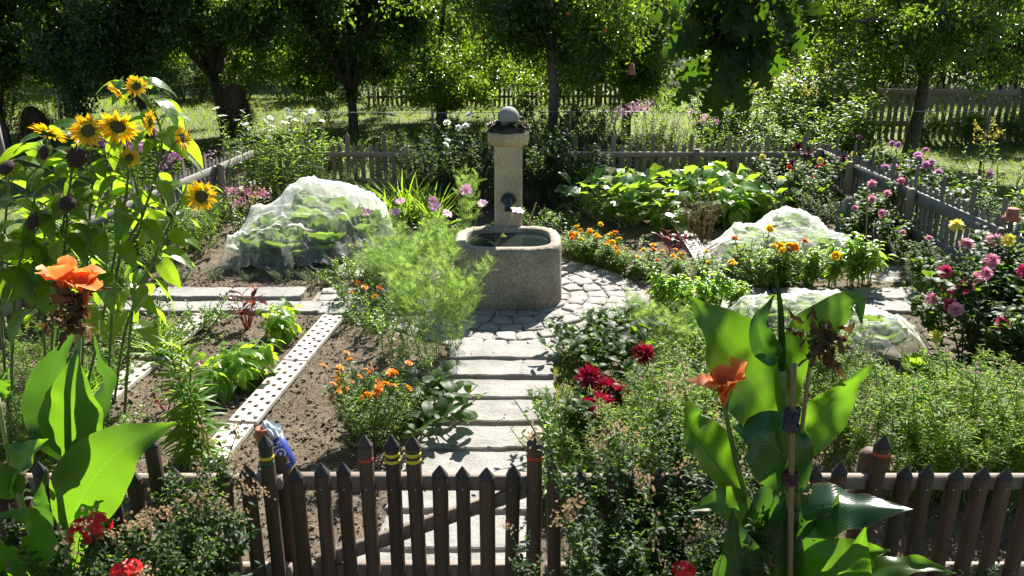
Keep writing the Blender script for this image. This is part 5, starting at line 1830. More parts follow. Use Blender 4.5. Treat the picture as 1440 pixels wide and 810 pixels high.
def flowering(name, label, cat, base, spots, kinds, fsz, smat='stem_pale', bulge=.1, sr=.004, fdir=(0, -.6, .8), leaf=None, seed=0, body=None):
    """a plant whose blooms stand where the photo shows them, each on its own stalk from the foot"""
    rr = np.random.RandomState(seed)
    o = G(*base)
    th = thing(name, label, cat, o)
    st, lf = MB(), MB()
    polys = []
    if body:
        sh = shoots(rr, body['n'], body['r0'], body['h'], body['lean'], .12, body.get('side', 5), .35)
        for P, lv in sh: st.tube(P, np.linspace(sr * 1.3, sr * .5, len(P)), 5, cap=False)
        leaves_on(lf, rr, sh, body['tpl'], body['nl'], body['L'], .12, 5, 40, .35)
    for i, (px, py, Y) in enumerate(spots):
        e = D(px, py, Y) - o
        b0 = np.array([rr.normal(0, .05), rr.normal(0, .05), 0])
        P = bez(b0, np.array([e[0] * .35 + rr.normal(0, .05), e[1] * .35, e[2] * .65]), e, 9)
        st.tube(P, np.linspace(sr, sr * .5, 9), 5)
        polys.append((P, 0))
        k = kinds[i % len(kinds)]
        d = nrm(np.array(fdir) + rr.normal(0, .3, 3))
        share('blossom', flmesh(k)[i % 3], th, e, face(d, rr.uniform(0, 6)), fsz * rr.uniform(.9, 1.15))
    if leaf: leaves_on(lf, rr, polys, leaf['tpl'], leaf['nl'], leaf['L'], leaf.get('t0', .2), 10, 45, .4)
    st.build('stem', M[smat], th)
    if lf.n: lf.build('foliage', M[(leaf or body)['mat']], th)
    return th


fl_leaf = dict(tpl=FERN[1], nl=9, L=.15, mat='fern')
flowering('cosmos', 'feathery cosmos with pale pink flowers nodding before the trough and pillar', 'cosmos', (625, 505), [(655, 267, 7.4), (678, 286, 7.3), (629, 300, 7.3), (727, 296, 7.0)], ['cosmos'], 1.15, leaf=fl_leaf, seed=4)
flowering('cosmos', 'feathery cosmos with pale pink flowers standing before the big crop net', 'cosmos', (575, 470), [(563, 283, 7.9), (556, 298, 7.8), (609, 282, 7.9), (612, 291, 7.8), (515, 299, 8.2)], ['cosmos'], 1.1, leaf=fl_leaf, seed=5)
g_ = 'feathery cosmos bushes beside the trough'
l_ = 'tall light green feathery cosmos bush beside the stone trough'
for px, py, h, w in ((605, 508, 1.1, .8), (638, 490, .95, .7), (575, 425, .75, 1.0), (640, 420, .7, .8)):
    put('cosmos', px, py, h, l_, group=g_, w=w)
l_ = 'low light green feathery cosmos growing before the big crop net'
for px, py, h, w in ((555, 412, .65, 1.2), (525, 405, .55, 1.2), (595, 395, .7, 1.2), (625, 390, .8, .9), (550, 385, .65, 1.2)):
    put('cosmos', px, py, h, l_, group='low cosmos before the crop net', w=w)

# ------------------------------------------------------------------ planting, bed by bed
R5 = random.Random(11)


def many(kind, pts, label, group, hj=.15, **kw):
    for q in pts:
        put(kind, q[0], q[1], q[2] * R5.uniform(1 - hj, 1 + hj), label, group=group, w=(q[3] if len(q) > 3 else 1.) * R5.uniform(.9, 1.1), **kw)


def rowxyz(kind, pts, label, group, hj=.15, **kw):
    for x, y, h, *w in pts:
        put(kind, 0, 0, h * R5.uniform(1 - hj, 1 + hj), label, group=group, w=(w[0] if w else 1.) * R5.uniform(.9, 1.1), xyz=(x, y, 0), **kw)


# marigolds round the ring
rowxyz('marigold', [(.78, 10.25, .34), (1.05, 9.85, .34), (1.38, 9.5, .34), (1.82, 9.18, .32), (2.3, 9.05, .32)], 'orange marigold in the row edging the cobbled circle', 'orange marigolds edging the cobbles', w=1.2)if False else None
rowxyz('marigold', [(.78, 10.25, .34, 1.2), (1.05, 9.85, .34, 1.2), (1.38, 9.5, .34, 1.2), (1.82, 9.18, .32, 1.2)], 'orange marigold in the row edging the cobbled circle', 'orange marigolds edging the cobbles')
rowxyz('marigold_gold', [(.9, 10.05, .34, 1.2), (1.2, 9.68, .36, 1.2), (1.6, 9.3, .34, 1.3), (2.1, 9.1, .33, 1.3), (2.35, 9.0, .3, 1.2)], 'golden yellow marigold in the row edging the cobbled circle', 'golden marigolds edging the cobbles')
put('marigold', 0, 0, .55, 'tall marigold with big orange blooms at the foot of the white net', xyz=(2.85, 8.95, 0))
put('marigold_gold', 0, 0, .5, 'tall marigold with yellow blooms before the white net', xyz=(3.3, 8.95, 0))
# peppers
rowxyz('pepper', [(1.55, 7.95, .55), (1.8, 7.75, .55), (2.02, 7.85, .58), (2.25, 7.8, .5), (1.75, 8.0, .5)], 'glossy pepper plant with hanging leaves beside the cobbled cross path', 'pepper plants by the cobbles')
rowxyz('pepper', [(3.0, 8.92, .5), (3.35, 8.9, .5), (3.65, 8.95, .55), (3.9, 8.9, .45), (4.1, 8.95, .6)], 'pepper plant in the row between the netted cabbages and the cross path', 'pepper plants before the white net')
# squash
rowxyz('squash', [(1.35, 12.0, .7), (1.85, 12.1, .82), (2.4, 12.0, .8), (2.95, 12.1, .74), (1.7, 11.6, .55), (2.3, 11.5, .5), (2.9, 11.7, .55)], 'broad leaved squash plant sprawling before the back fence', 'squash plants before the back fence')
put('squash', 0, 0, .7, 'yellowing squash plant with long bent stalks next to the red ball dahlia', xyz=(3.95, 11.8, 0))
many('bean', [(1010, 318, .7), (1035, 305, .75), (1060, 312, .7)], 'yellow green bushy bean plant beside the squash leaves', 'bean bushes beside the squash')
put('dry_stalks', 985, 338, .75, 'dried straw coloured pea plant standing before the squash leaves')
put('ball_dahlia', 0, 0, .85, 'dahlia with small red ball flowers beside the yellowing squash', xyz=(4.3, 12.0, 0))
put('beet', 944, 362, .36, 'bright red leaved beet alone in the dark bed behind the marigolds')
many('weed', [(905, 345, .1), (870, 335, .1), (1000, 372, .1), (915, 366, .08)], 'small green seedling in the dark bed before the squash', 'seedlings in the squash bed')
# far side along the back fence
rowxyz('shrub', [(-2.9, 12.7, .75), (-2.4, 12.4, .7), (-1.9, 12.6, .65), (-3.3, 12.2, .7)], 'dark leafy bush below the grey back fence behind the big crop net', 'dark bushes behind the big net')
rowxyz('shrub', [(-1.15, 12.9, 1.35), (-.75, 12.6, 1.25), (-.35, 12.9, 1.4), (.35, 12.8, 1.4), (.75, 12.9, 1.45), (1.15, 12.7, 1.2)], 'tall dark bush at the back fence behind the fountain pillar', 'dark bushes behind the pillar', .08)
put('rose', 0, 0, 1.5, 'rose bush with white blooms at the back fence behind the fountain', xyz=(-1.05, 12.5, 0))
put('rose', 0, 0, 1.25, 'smaller white rose bush near the end of the back fence gap', xyz=(-.65, 12.2, 0))
rowxyz('leek', [(-1.6, 11.5, .8), (-1.3, 11.6, .85), (-1.85, 11.3, .75), (-1.1, 11.2, .7)], 'clump of upright strap leaves behind the cosmos', 'leek clumps behind the cosmos')
put('dill', 0, 0, 1.4, 'tall yellowish feathery dill beside the fountain pillar', xyz=(-.6, 10.6, 0))
rowxyz('herb', [(.4, 11.0, .35), (-.4, 10.6, .35), (.75, 11.4, .4), (.1, 11.4, .4), (-.9, 10.4, .4)], 'dark low herb in the shade behind the fountain', 'low herbs behind the fountain')
# corner with the white phlox, pink sedum
rowxyz('phlox_white', [(-4.15, 12.9, 1.55), (-3.7, 13.0, 1.5), (-3.3, 12.9, 1.35)], 'tall white phlox in the far corner by the grey fence', 'white phlox in the far corner')
put('sedum', 0, 0, .6, 'pink flowering sedum mound behind the big crop net', xyz=(-3.85, 11.4, 0), w=1.)

rowxyz('phlox', [(-6.6, 13.8, 1.05), (-6.2, 13.5, 1.0), (-6.9, 14.2, 1.1)], 'mauve phlox blooming outside the side fence behind the sunflowers', 'mauve phlox outside the fence')
rowxyz('phlox', [(-4.95, 12.6, .9), (-4.65, 12.0, .75), (-4.5, 11.3, .8)], 'mauve phlox blooming along the grey side fence', 'mauve phlox along the fence')
rowxyz('shrub_light', [(-4.2, 10.6, .7), (-4.4, 10.0, .85), (-4.0, 10.1, .6), (-4.5, 9.4, .9), (-4.1, 9.2, .6), (-4.6, 8.7, .9), (-4.3, 8.2, .7), (-4.55, 7.9, .9), (-4.25, 11.6, .7)], 'leafy green perennial between the grey side fence and the big net', 'perennials along the side fence')
rowxyz('herb_grey', [(-3.5, 9.15, .18), (-3.1, 9.1, .16), (-2.7, 9.12, .2), (-3.9, 9.1, .2), (-2.3, 9.05, .16)], 'low grey thyme along the hem of the big net', 'thyme along the net')
# sunflower bed
rowxyz('herb', [(-3.55, 7.4, .35), (-3.3, 6.95, .38), (-3.6, 6.7, .4), (-3.15, 7.6, .3), (-3.9, 7.3, .4), (-3.45, 6.3, .3)], 'leafy green herb at the end of the bean bed under the sunflowers', 'herbs under the sunflowers')
rowxyz('grass_tuft', [(-3.2, 6.9, .35), (-3.35, 7.2, .35), (-3.5, 6.1, .3)], 'tuft of long grass under the sunflowers', 'grass tufts under the sunflowers')
rowxyz('aster_grey', [(-3.4, 5.3, .6), (-3.7, 5.8, .65), (-3.15, 4.85, .55), (-3.5, 4.7, .6), (-4.1, 6.5, .6), (-4.2, 7.4, .5)], 'fine grey leaved aster below the sunflowers at the fence', 'grey asters below the sunflowers')
many('herb_lime', [(30, 690, .3), (90, 640, .3), (150, 620, .25)], 'lime green low herb behind the canna', 'low herbs behind the canna')
# bean bed
put('bean', 398, 478, .42, 'bean plant with heart shaped leaves beside the perforated tread near the cross path', w=.85)
put('bean', 352, 535, .42, 'bean plant with heart shaped leaves just past the tall lily stalk')
put('bean', 318, 560, .4, 'bean plant half hidden behind the tall lily stalk')
put('beet', 348, 462, .36, 'beet with dark red stalks and curled leaves at the cross path')
put('beet', 268, 540, .2, 'small wilted red beet seedling in the dry bed')
put('beet', 235, 580, .16, 'tiny red beet seedling near the canna')
put('lily', 287, 648, 1.02, 'tall lily stalk with whorls of narrow leaves among the beans', w=1.1)
many('weed', [(250, 500, .08), (300, 480, .08), (225, 550, .06), (205, 590, .06), (430, 470, .05), (260, 600, .07), (500, 450, .1), (320, 448, .12)], 'small weed in the dry bean bed', 'weeds in the bean bed')
# bed beside the path: amaranth, calendula, orange cosmos
many('amaranth', [(545, 500, .55), (580, 520, .5), (530, 475, .5), (600, 540, .4), (560, 545, .35)], 'pale green amaranth with upright seed spikes beside the path', 'amaranths beside the path')
many('herb', [(495, 425, .3), (520, 445, .35), (510, 460, .3)], 'green leafy calendula clump at the corner of the cross path', 'calendula clumps')
flowering('calendula', 'calendula with small orange blooms at the corner of the cross path', 'calendula', (520, 455), [(503, 398, 8.2), (513, 404, 8.1), (534, 405, 8.0), (528, 418, 7.9), (495, 411, 8.1)], ['cosmos_orange'], 1.3, seed=9, leaf=dict(tpl=L_OVAL, nl=8, L=.07, mat='leaf'))
many('herb_lime', [(500, 395, .25), (480, 385, .25), (520, 380, .3), (470, 400, .22)], 'yellow green herb at the corner of the big net', 'herbs at the net corner')
put('tagetes', 525, 632, .66, 'orange cosmos bush full of small blooms behind the gate', w=1.0)
put('tagetes', 505, 622, .5, 'smaller orange cosmos bush touching the bare bed', w=.8)
many('strawberry', [(590, 605, .3, 1.1), (575, 575, .3), (605, 580, .28)], 'dark leaved strawberry plant between orange cosmos and slabs', 'strawberry plants by the slabs')
# bed on the dahlia side of the path
many('strawberry', [(805, 505, .28), (835, 490, .28), (860, 515, .28), (830, 520, .25), (880, 490, .3), (905, 515, .28), (875, 535, .28)], 'dark leaved strawberry plant on the bed beside the cobbles', 'strawberry plants by the cobbles')
many('carrot', [(930, 475, .34, 1.2), (965, 470, .36, 1.2), (945, 500, .34, 1.2), (985, 490, .36, 1.2), (915, 460, .3, 1.1)], 'feathery carrot tops behind the large canna leaf', 'carrots in the bed')
many('herb_lime', [(880, 455, .25), (900, 470, .25), (850, 470, .22), (1000, 460, .3), (1030, 470, .3)], 'bright green low herb edging the cobbled circle', 'low herbs edging the cobbles')
many('herb', [(1000, 520, .35), (1040, 520, .35), (980, 545, .4), (1060, 545, .35), (930, 545, .3), (1080, 500, .35)], 'leafy herb between the carrots and the sagging net', 'herbs by the sagging net')
many('aster_grey', [(900, 590, .55), (930, 600, .6), (965, 600, .65), (880, 620, .5), (915, 640, .6), (950, 660, .7), (870, 660, .55), (990, 640, .7)], 'bushy aster with faded pink buds between the red dahlia and the canna', 'asters by the red dahlia')
many('aster', [(900, 690, .75), (940, 710, .8), (980, 700, .8), (860, 700, .6), (1010, 680, .75), (1050, 660, .75)], 'green narrow leaved aster close behind the front fence by the canna', 'green asters behind the fence')
many('herb', [(790, 600, .3), (800, 640, .4), (780, 570, .2), (810, 670, .45), (795, 690, .4)], 'leafy herb at the slab edge by the red dahlia', 'herbs at the slab edge')
flowering('dahlia_bush', 'dahlia bush with spiky crimson red flowers beside the granite slabs', 'dahlia', (845, 640), [(828, 530, 5.3), (850, 543, 5.3), (905, 497, 5.5), (822, 571, 5.1), (846, 568, 5.05), (866, 555, 5.3)], ['dahlia_red'], 1.3, smat='stem_dark', sr=.006, seed=3, fdir=(0, -.5, .8), body=dict(n=9, r0=.12, h=.6, lean=26, tpl=L_DAHLIA, nl=12, L=.11, mat='leaf_dark'))
# around the sagging net and the big dahlia
flowering('dahlia_bush', 'large dahlia bush with pink and pale yellow blooms by the side fence', 'dahlia', (1375, 510),
          [(1329, 381, 6.7), (1387, 384, 6.7), (1331, 405, 6.6), (1344, 435, 6.5), (1358, 402, 6.7), (1311, 420, 6.6), (1336, 428, 6.6), (1395, 366, 6.9), (1409, 455, 6.4), (1372, 390, 6.8), (1345, 316, 7.3), (1419, 337, 7.0), (1316, 472, 6.4), (1440, 380, 6.8)],
          ['dahlia', 'dahlia_soft'] * 5 + ['dahlia_yellow'] * 3 + ['dahlia'], 1.15, smat='stem_dark', sr=.007, seed=13, fdir=(0, -.7, .7), body=dict(n=34, r0=.38, h=1.05, lean=30, side=7, tpl=L_DAHLIA, nl=17, L=.125, mat='leaf_dark'))
for q_, l_ in (((1440, 500), 'dark leaved dahlia bush with pink flowers cut by the picture edge'), ((1400, 450), 'dark leaved dahlia with soft pink flowers behind the large pink dahlia')):
    put('dahlia_pink', *q_, 1.0, l_, w=1.2)
many('salal', [(1300, 545, .4), (1325, 560, .35), (1285, 560, .3), (1300, 600, .32), (1280, 615, .25)], 'broad leaved lettuce gone up before the large pink dahlia', 'lettuces before the dahlia')
many('aster', [(1250, 660, .75), (1290, 650, .72), (1335, 655, .75), (1385, 650, .78), (1430, 655, .8), (1310, 700, .75), (1360, 700, .78), (1410, 705, .8), (1455, 700, .8), (1270, 705, .7), (1350, 610, .6), (1405, 600, .65), (1450, 610, .7), (1310, 610, .55)], 'green aster with pinkish buds behind the front fence below the large dahlia', 'asters along the front fence')
many('aster_grey', [(1150, 555, .7), (1180, 580, .7), (1200, 620, .6), (1140, 600, .7), (1175, 650, .6), (1110, 570, .7), (1220, 570, .45)], 'loose grey green aster between the canna and the sagging net', 'asters between canna and net')
many('weed', [(1240, 600, .1), (1255, 570, .1), (1230, 630, .1), (1265, 630, .1)], 'small weed on bare soil between the asters', 'weeds between the asters')
rowxyz('herb', [(2.2, 6.5, .35), (1.8, 6.9, .3), (1.75, 7.4, .3), (2.1, 6.1, .35), (2.6, 6.2, .3)], 'low leafy herb along the near hem of the sagging net', 'herbs at the sagging net hem')
# shady bed along the dahlia-side fence
rowxyz('dahlia_dark', [(4.2, 12.3, 1.1), (4.7, 12.6, 1.15), (4.5, 11.6, 1.0)], 'dark dahlia bush with maroon blooms in the far shady corner', 'dark dahlias in the shady corner')
rowxyz('dahlia_pink', [(4.35, 10.4, .8), (4.75, 10.0, .75), (4.7, 10.9, .9), (4.9, 9.4, .6)], 'pink dahlia in the shade along the broad railed fence', 'pink dahlias along the fence')
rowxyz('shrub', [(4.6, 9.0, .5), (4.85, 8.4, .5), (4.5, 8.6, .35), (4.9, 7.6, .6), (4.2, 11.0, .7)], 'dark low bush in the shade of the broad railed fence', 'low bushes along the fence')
rowxyz('dahlia_mauve', [(5.75, 12.6, 1.05), (5.85, 11.6, 1.05), (5.75, 10.6, 1.0), (6.0, 13.4, 1.1)], 'tall dahlia with mauve blooms outside the broad railed fence', 'mauve dahlias outside the fence')
rowxyz('shrub', [(6.0, 9.6, .85), (6.3, 10.4, .8)], 'dark green shrub outside the broad railed fence', 'shrubs outside the fence')
put('squash', 0, 0, 1.0, 'broad leaved sunlit plant outside the railed fence near the terracotta pot', xyz=(6.7, 9.5, 0))
put('goldenrod', 0, 0, 1.5, 'yellow goldenrod leaning in outside the railed fence at the picture edge', xyz=(6.95, 11.4, 0))
# behind the back fence
rowxyz('shrub_light', [(-3.4, 14.4, .9), (-2.9, 14.6, .95), (-2.3, 14.4, .9), (-1.8, 14.7, 1.0), (-1.2, 14.5, 1.0), (-3.9, 14.3, .9)], 'leafy bush in the row just behind the grey back fence', 'bushes behind the back fence')
rowxyz('shrub', [(-.5, 14.6, 1.4), (.3, 14.8, 1.5), (.9, 14.6, 1.5), (1.5, 14.9, 1.4), (2.0, 14.5, 1.1), (-.9, 15.2, 1.2), (.6, 16.6, 1.5), (1.6, 17, 1.4), (-.2, 17.4, 1.2)], 'tall dark shrub behind the back fence beneath the tall apple tree', 'tall shrubs behind the back fence')
rowxyz('phlox_pale', [(2.4, 14.9, 1.35), (2.75, 15.2, 1.45), (3.1, 14.8, 1.25)], 'pale pink phlox rising behind the back fence', 'pale pink phlox behind the back fence')
rowxyz('goldenrod', [(3.7, 15.2, 1.75), (4.3, 15.6, 1.8), (4.8, 15.0, 1.8), (5.3, 15.6, 1.7)], 'goldenrod turning yellow behind the back fence below the oak leaves', 'goldenrod behind the back fence')
rowxyz('shrub_light', [(3.4, 14.5, 1.2), (4.0, 14.4, 1.15), (4.6, 14.4, 1.2), (5.2, 14.3, 1.3), (5.6, 14.6, 1.6), (6.0, 15.0, 1.8), (5.2, 16.4, 2.2), (4.2, 16.6, 2.0), (6.1, 16.4, 2.2)], 'sunlit shrub behind the back fence around the goldenrod', 'sunlit shrubs behind the back fence')
put('goldenrod', 0, 0, 1.25, 'yellow goldenrod behind the white phlox near the orchard lawn', xyz=(-4.5, 15.6, 0))
put('goldenrod', 0, 0, 1.0, 'small goldenrod behind the back fence beside the white phlox', xyz=(-3.9, 15.3, 0))
rowxyz('shrub_light', [(9.7, 19.2, .85), (10.3, 19.0, .9), (10.9, 19.1, 1.0), (11.6, 18.9, .95), (12.3, 19.0, 1.2), (13.0, 18.8, 1.2)], 'raspberry bush in the row before the brown orchard fence', 'raspberries before the brown fence', name='raspberry_bush', cat='raspberry bush')
rowxyz('shrub', [(-8.8, 24, 1.6), (-10.5, 24.5, 1.8), (-12.2, 24, 1.9), (-7.0, 26, 1.6), (-5.4, 26.5, 1.5), (-13.5, 22, 1.5)], 'large shrub in shade at the far side of the orchard lawn', 'far shrubs of the orchard', w=1.)if False else None
rowxyz('shrub', [(-10.5, 28.5, 1.8, 1.3), (-7.0, 28.4, 1.6, 1.4), (-5.4, 27.8, 1.5, 1.4), (-13.5, 22, 1.5, 1.3), (-4.2, 25.5, 1.4, 1.4), (-15, 24, 2.2, 1.5), (-6.2, 28.8, 2.0, 1.5), (-8.0, 29.2, 2.0, 1.5), (-9.6, 29.4, 2.1, 1.5), (-11.4, 29.2, 2.2, 1.5), (-5.2, 23.2, 1.1, 1.3)], 'large shrub in shade at the far side of the orchard lawn', 'far shrubs of the orchard')
rowxyz('phlox_pale', [(-11.4, 21, 1.7), (-12.0, 21.4, 1.8)], 'pink flowering shrub beyond the leaning grey pole', 'pink shrubs beyond the pole')
# before the front fence
KINDS['spirea'] = dict(h=1.2, make=P_('spirea', 'spirea', n=34, h=1.2, r0=.24, lean=27, bend=.16, side=10, tpl=L_OVAL, nl=30, L=.068, e0=-5, e1=30, asp=.95, mat='leaf_dark', smat='stem_dark', flower=['spirea'], nf=16, fsz=1.25, hv=.5))
KINDS['geranium'] = dict(h=.85, make=P_('geranium', 'geranium', n=9, h=.85, r0=.1, lean=16, bend=.1, side=2, tpl=L_DAHLIA, nl=13, L=.075, t0=.3, mat='leaf_dark', flower=['geranium'], nf=2, fsz=1.25))
put('spirea', 0, 0, 1.25, 'dark spirea bush with faded flower heads hiding the fence by the gate post', xyz=(-1.68, 3.1, 0), w=.7, seed=0)
put('spirea', 0, 0, 1.05, 'lower spirea bush with grey green shoots next to the orange red canna', xyz=(-1.75, 2.95, 0))
put('spirea', 0, 0, 1.22, 'dark spirea bush covering the fence beside the red banded gate end picket', xyz=(.58, 3.05, 0), w=.8)
put('spirea', 0, 0, 1.3, 'spirea bush between the gate and the tall canna', xyz=(.76, 3.3, 0), w=.7)
put('spirea', 0, 0, 1.2, 'dark spirea bush just left of the tall canna stalk foot', xyz=(.95, 2.85, 0))if False else None
put('spirea', 0, 0, .85, 'small spirea bush low in front of the gate end', xyz=(.4, 2.88, 0), w=.85)
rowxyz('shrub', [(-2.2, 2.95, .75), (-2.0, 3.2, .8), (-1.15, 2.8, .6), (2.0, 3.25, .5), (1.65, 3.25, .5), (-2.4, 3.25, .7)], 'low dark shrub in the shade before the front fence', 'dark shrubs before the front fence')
flowering('geranium', 'red geranium blooming at the foot of the orange red canna', 'geranium', (110, 900), [(138, 740, 2.75), (116, 748, 2.8)], ['geranium'], 1.0, smat='stem_dark', seed=2, fdir=(0, -.5, .8), body=dict(n=8, r0=.1, h=.7, lean=18, tpl=L_DAHLIA, nl=12, L=.07, mat='leaf_dark'))
flowering('geranium', 'red geranium cut by the lower picture edge below the spirea', 'geranium', (185, 960), [(178, 806, 2.6)], ['geranium'], 1.0, smat='stem_dark', seed=6, fdir=(0, -.5, .8), body=dict(n=8, r0=.1, h=.6, lean=18, tpl=L_DAHLIA, nl=12, L=.07, mat='leaf_dark'))
flowering('geranium', 'red geranium just showing at the foot of the tall canna', 'geranium', (962, 960), [(962, 808, 2.6)], ['geranium'], .85, smat='stem_dark', seed=7, fdir=(0, -.5, .8), body=dict(n=8, r0=.1, h=.55, lean=18, tpl=L_DAHLIA, nl=12, L=.07, mat='leaf_dark'))

# ------------------------------------------------------------------ oak branch hanging into the view
o = np.array([5.9, 4.4, 0.])
th = thing('oak_tree', 'big oak whose dark lobed leaves hang into the view from above', 'oak tree', o)
rr = np.random.RandomState(4)
wd, lf = MB(), MB()
tk = MB()
tk.tube(spline([(0, 0, -.2), (.05, 0, 2), (-.1, .1, 4), (-.3, .2, 6.5)], 14), np.linspace(.36, .16, 14), 12)
OAKL = leafT(14, .72, oak_prof, fold=.12, droop=.25, wave=.12)
cl = []
for i in range(12):
    e = np.array([rr.uniform(-3.6, 2.4), rr.uniform(-2.2, 2.6), rr.uniform(5.2, 8.2)])
    s0 = np.array([-.15, .1, rr.uniform(3.6, 6)])
    P = bez(s0, s0 * .5 + e * .5 + np.array([0, 0, .5]), e, 9)
    tk.tube(P, np.linspace(.1, .02, 9), 7)
    for j in range(7):
        q = P[rr.randint(3, 9)] + rr.normal(0, .5, 3) * (1, .8, .5)
        cl.append(q)
cl = np.array(cl + [np.array(q) - o for q in ((1.95, 6.2, 5.0), (2.25, 6.35, 5.1), (2.1, 6.0, 4.85), (2.5, 6.1, 5.2), (2.7, 6.3, 4.9))])  # listed clumps are added out of view to cast shade on the big canna leaf
pos = (np.repeat(cl, 60, 0) + rr.normal(0, .3, (len(cl) * 60, 3)))
kk = (pos[:, 1] + o[1] - pos[:, 2] < 2.3) & (pos[:, 2] > 4.5)  # crown cut back so its shadow stays on the foreground
pos = pos[kk]
lf.inst(OAKL, pos, nrm(rr.normal(0, 1, (len(pos), 3)) + (0, 0, -.5)), nrm(rr.normal(0, .7, (len(pos), 3)) + (0, 0, 1)), rr.uniform(.09, .16, len(pos)), rr.rand(len(pos)))
tk.build('trunk', M['bark'], th)
main = spline([(-.25, .15, 5.6), D(1250, -700, 4.2) - o, D(1110, -300, 3.6) - o, D(1050, -60, 3.3) - o, D(1035, 40, 3.25) - o], 18)
wd.tube(main, np.linspace(.06, .006, 18), 8)
tw = [[(1045, -40), (1020, 30), (1002, 95), (1005, 120)], [(1045, -40), (1000, 10), (975, 55)], [(1050, -60), (1080, 0), (1105, 30)], [(1035, 30), (1045, 70), (1030, 115)], [(1050, -80), (990, -30), (965, 15)], [(1060, -120), (1110, -60), (1125, -20)], [(1035, 20), (1062, 45), (1070, 75)], [(1070, -160), (1000, -100), (950, -40)], [(1080, -200), (1160, -150), (1200, -90)], [(1040, 0), (1010, 40), (985, 80)], [(1040, 10), (1050, 50), (1052, 95)], [(1050, -50), (1030, 0), (1010, 60)], [(1055, -50), (1085, 10), (1085, 45)]]
for i, q in enumerate(tw):
    P = spline([D(*p, 3.3 + .14 * math.sin(i * 2.1 + j)) - o for j, p in enumerate(q)], 10)
    wd.tube(P, np.linspace(.007, .0025, 10), 6)
    n = 22
    t = np.linspace(.1, 1, n)
    pos = np.column_stack([np.interp(t * 9, range(10), P[:, c]) for c in range(3)]) + rr.normal(0, .025, (n, 3))
    Y = nrm(rr.normal(0, 1, (n, 3)) * (1, .6, .6) + np.array([0, 0, -.75]))
    Z = nrm(rr.normal(0, .7, (n, 3)) + np.array([0, -.8, .5]))
    L = rr.uniform(.09, .155, n)
    lf.inst(L_OAK, pos, Y, Z, L, rr.rand(n))
for (px, py, ang, L) in ((1008, 108, (.1, -.1, -1), .15), (985, 105, (-.7, 0, -.8), .14), (1030, 112, (.5, -.2, -.8), .13), (955, 28, (-.9, 0, .1), .11), (1105, 30, (.7, 0, -.8), .14)):
    lf.inst(L_OAK, (D(px, py, 3.22) - o)[None], np.array([ang]), np.array([[0, -1, .3]]), L, .4)
wd.build('twig', M['bark'], th)
lf.build('foliage', M['oak'], th)

# ------------------------------------------------------------------ small things
# blue tin with crumpled plastic leaning on the banded gate post
p0 = D(404, 655, 3.66)
ax = nrm(D(383, 612, 3.66) - p0)
tin = thing('tin_can', 'blue tin with a white ring emblem leaning behind the yellow banded post', 'tin can', p0)
r_, h_ = .05, np.linalg.norm(D(384, 612, 3.66) - p0)
A = nrm(np.cross(ax, (0, 1, 0)))
Bv = np.cross(A, ax)
frm = lambda a, r, z: A * math.cos(a) * r + Bv * math.sin(a) * r + ax * z
b = MB()
rings = [[frm(2 * math.pi * i / 28, r, z) for i in range(28)] for r, z in ((r_ * .93, 0), (r_, .004), (r_, h_ - .004), (r_ * .95, h_ - .004), (r_ * .93, h_ * .4))]
b.loft(rings, top=True)
bd = b.build('body', M['tin_blue'], tin)
b = MB()
b.tube([frm(2 * math.pi * i / 28, r_ * 1.01, h_ - .002) for i in range(29)], .0025, 6)
b.build('rim', M['tin_rim'], tin)
# printing: a ring emblem and rows of short strokes
b = MB()
fc = math.atan2(np.dot(np.array([.35, -1, 0.2]), Bv), np.dot(np.array([.35, -1, .2]), A))
mz = h_ * .52


def patch(a0, a1, z0, z1, n=6):
    R = [[frm(a, r_ * 1.012, z) for a in np.linspace(a0, a1, n)] for z in (z0, z1)]
    b.add(np.vstack(R), [(i, i + 1, n + i + 1, n + i) for i in range(n - 1)])


for i in range(24):
    a_, b_ = 2 * math.pi * i / 24, 2 * math.pi * (i + 1) / 24
    R = []
    for rr_ in (.021, .028):
        for q in (a_, b_):
            R.append(frm(fc + math.cos(q) * rr_ / r_, r_ * 1.012, mz + math.sin(q) * rr_))
    b.add(R, [(0, 1, 3, 2)])
patch(fc - .12, fc + .12, mz - .008, mz + .008)
for z, ws in ((mz + .045, (.16, .1, .2)), (mz + .06, (.3,)), (mz - .045, (.12, .2, .12)), (mz - .06, (.2, .2))):
    x = fc - .5
    for w_ in ws:
        patch(x, x + w_ * 1.4, z - .004, z + .004)
        x += w_ * 1.4 + .12
b.build('emblem', M['tin_white'], tin)
b = MB()
rr = np.random.RandomState(2)
dome_c = ax * h_
k = 18
R = []
for i, (r, z) in enumerate(((.04, -.02), (.045, .005), (.042, .03), (.036, .055), (.015, .075))):
    R.append([dome_c + A * math.cos(q) * r * f + Bv * math.sin(q) * r * f + ax * (z + rr.normal(0, .007)) for q, f in zip(np.arange(k) * 2 * math.pi / k, 1 + rr.uniform(-.35, .35, k))])
b.loft(R)
tag(b.build('plastic_bag', M['foil'], smooth=False, loc=p0), 'crumpled clear plastic stuffed into the top of the blue tin', 'plastic bag')
b = MB()
q = D(369, 606, 3.64)
b.loft([[q + np.array([math.cos(a) * r, math.sin(a) * r, z]) for a in np.arange(16) * math.pi / 8] for r, z in ((.03, -.09), (.036, -.02), (.036, .015), (.03, .018))])
tag(b.build('red_tin', M['terracotta']), 'small red brown tin peeping out behind the yellow banded post', 'tin can')
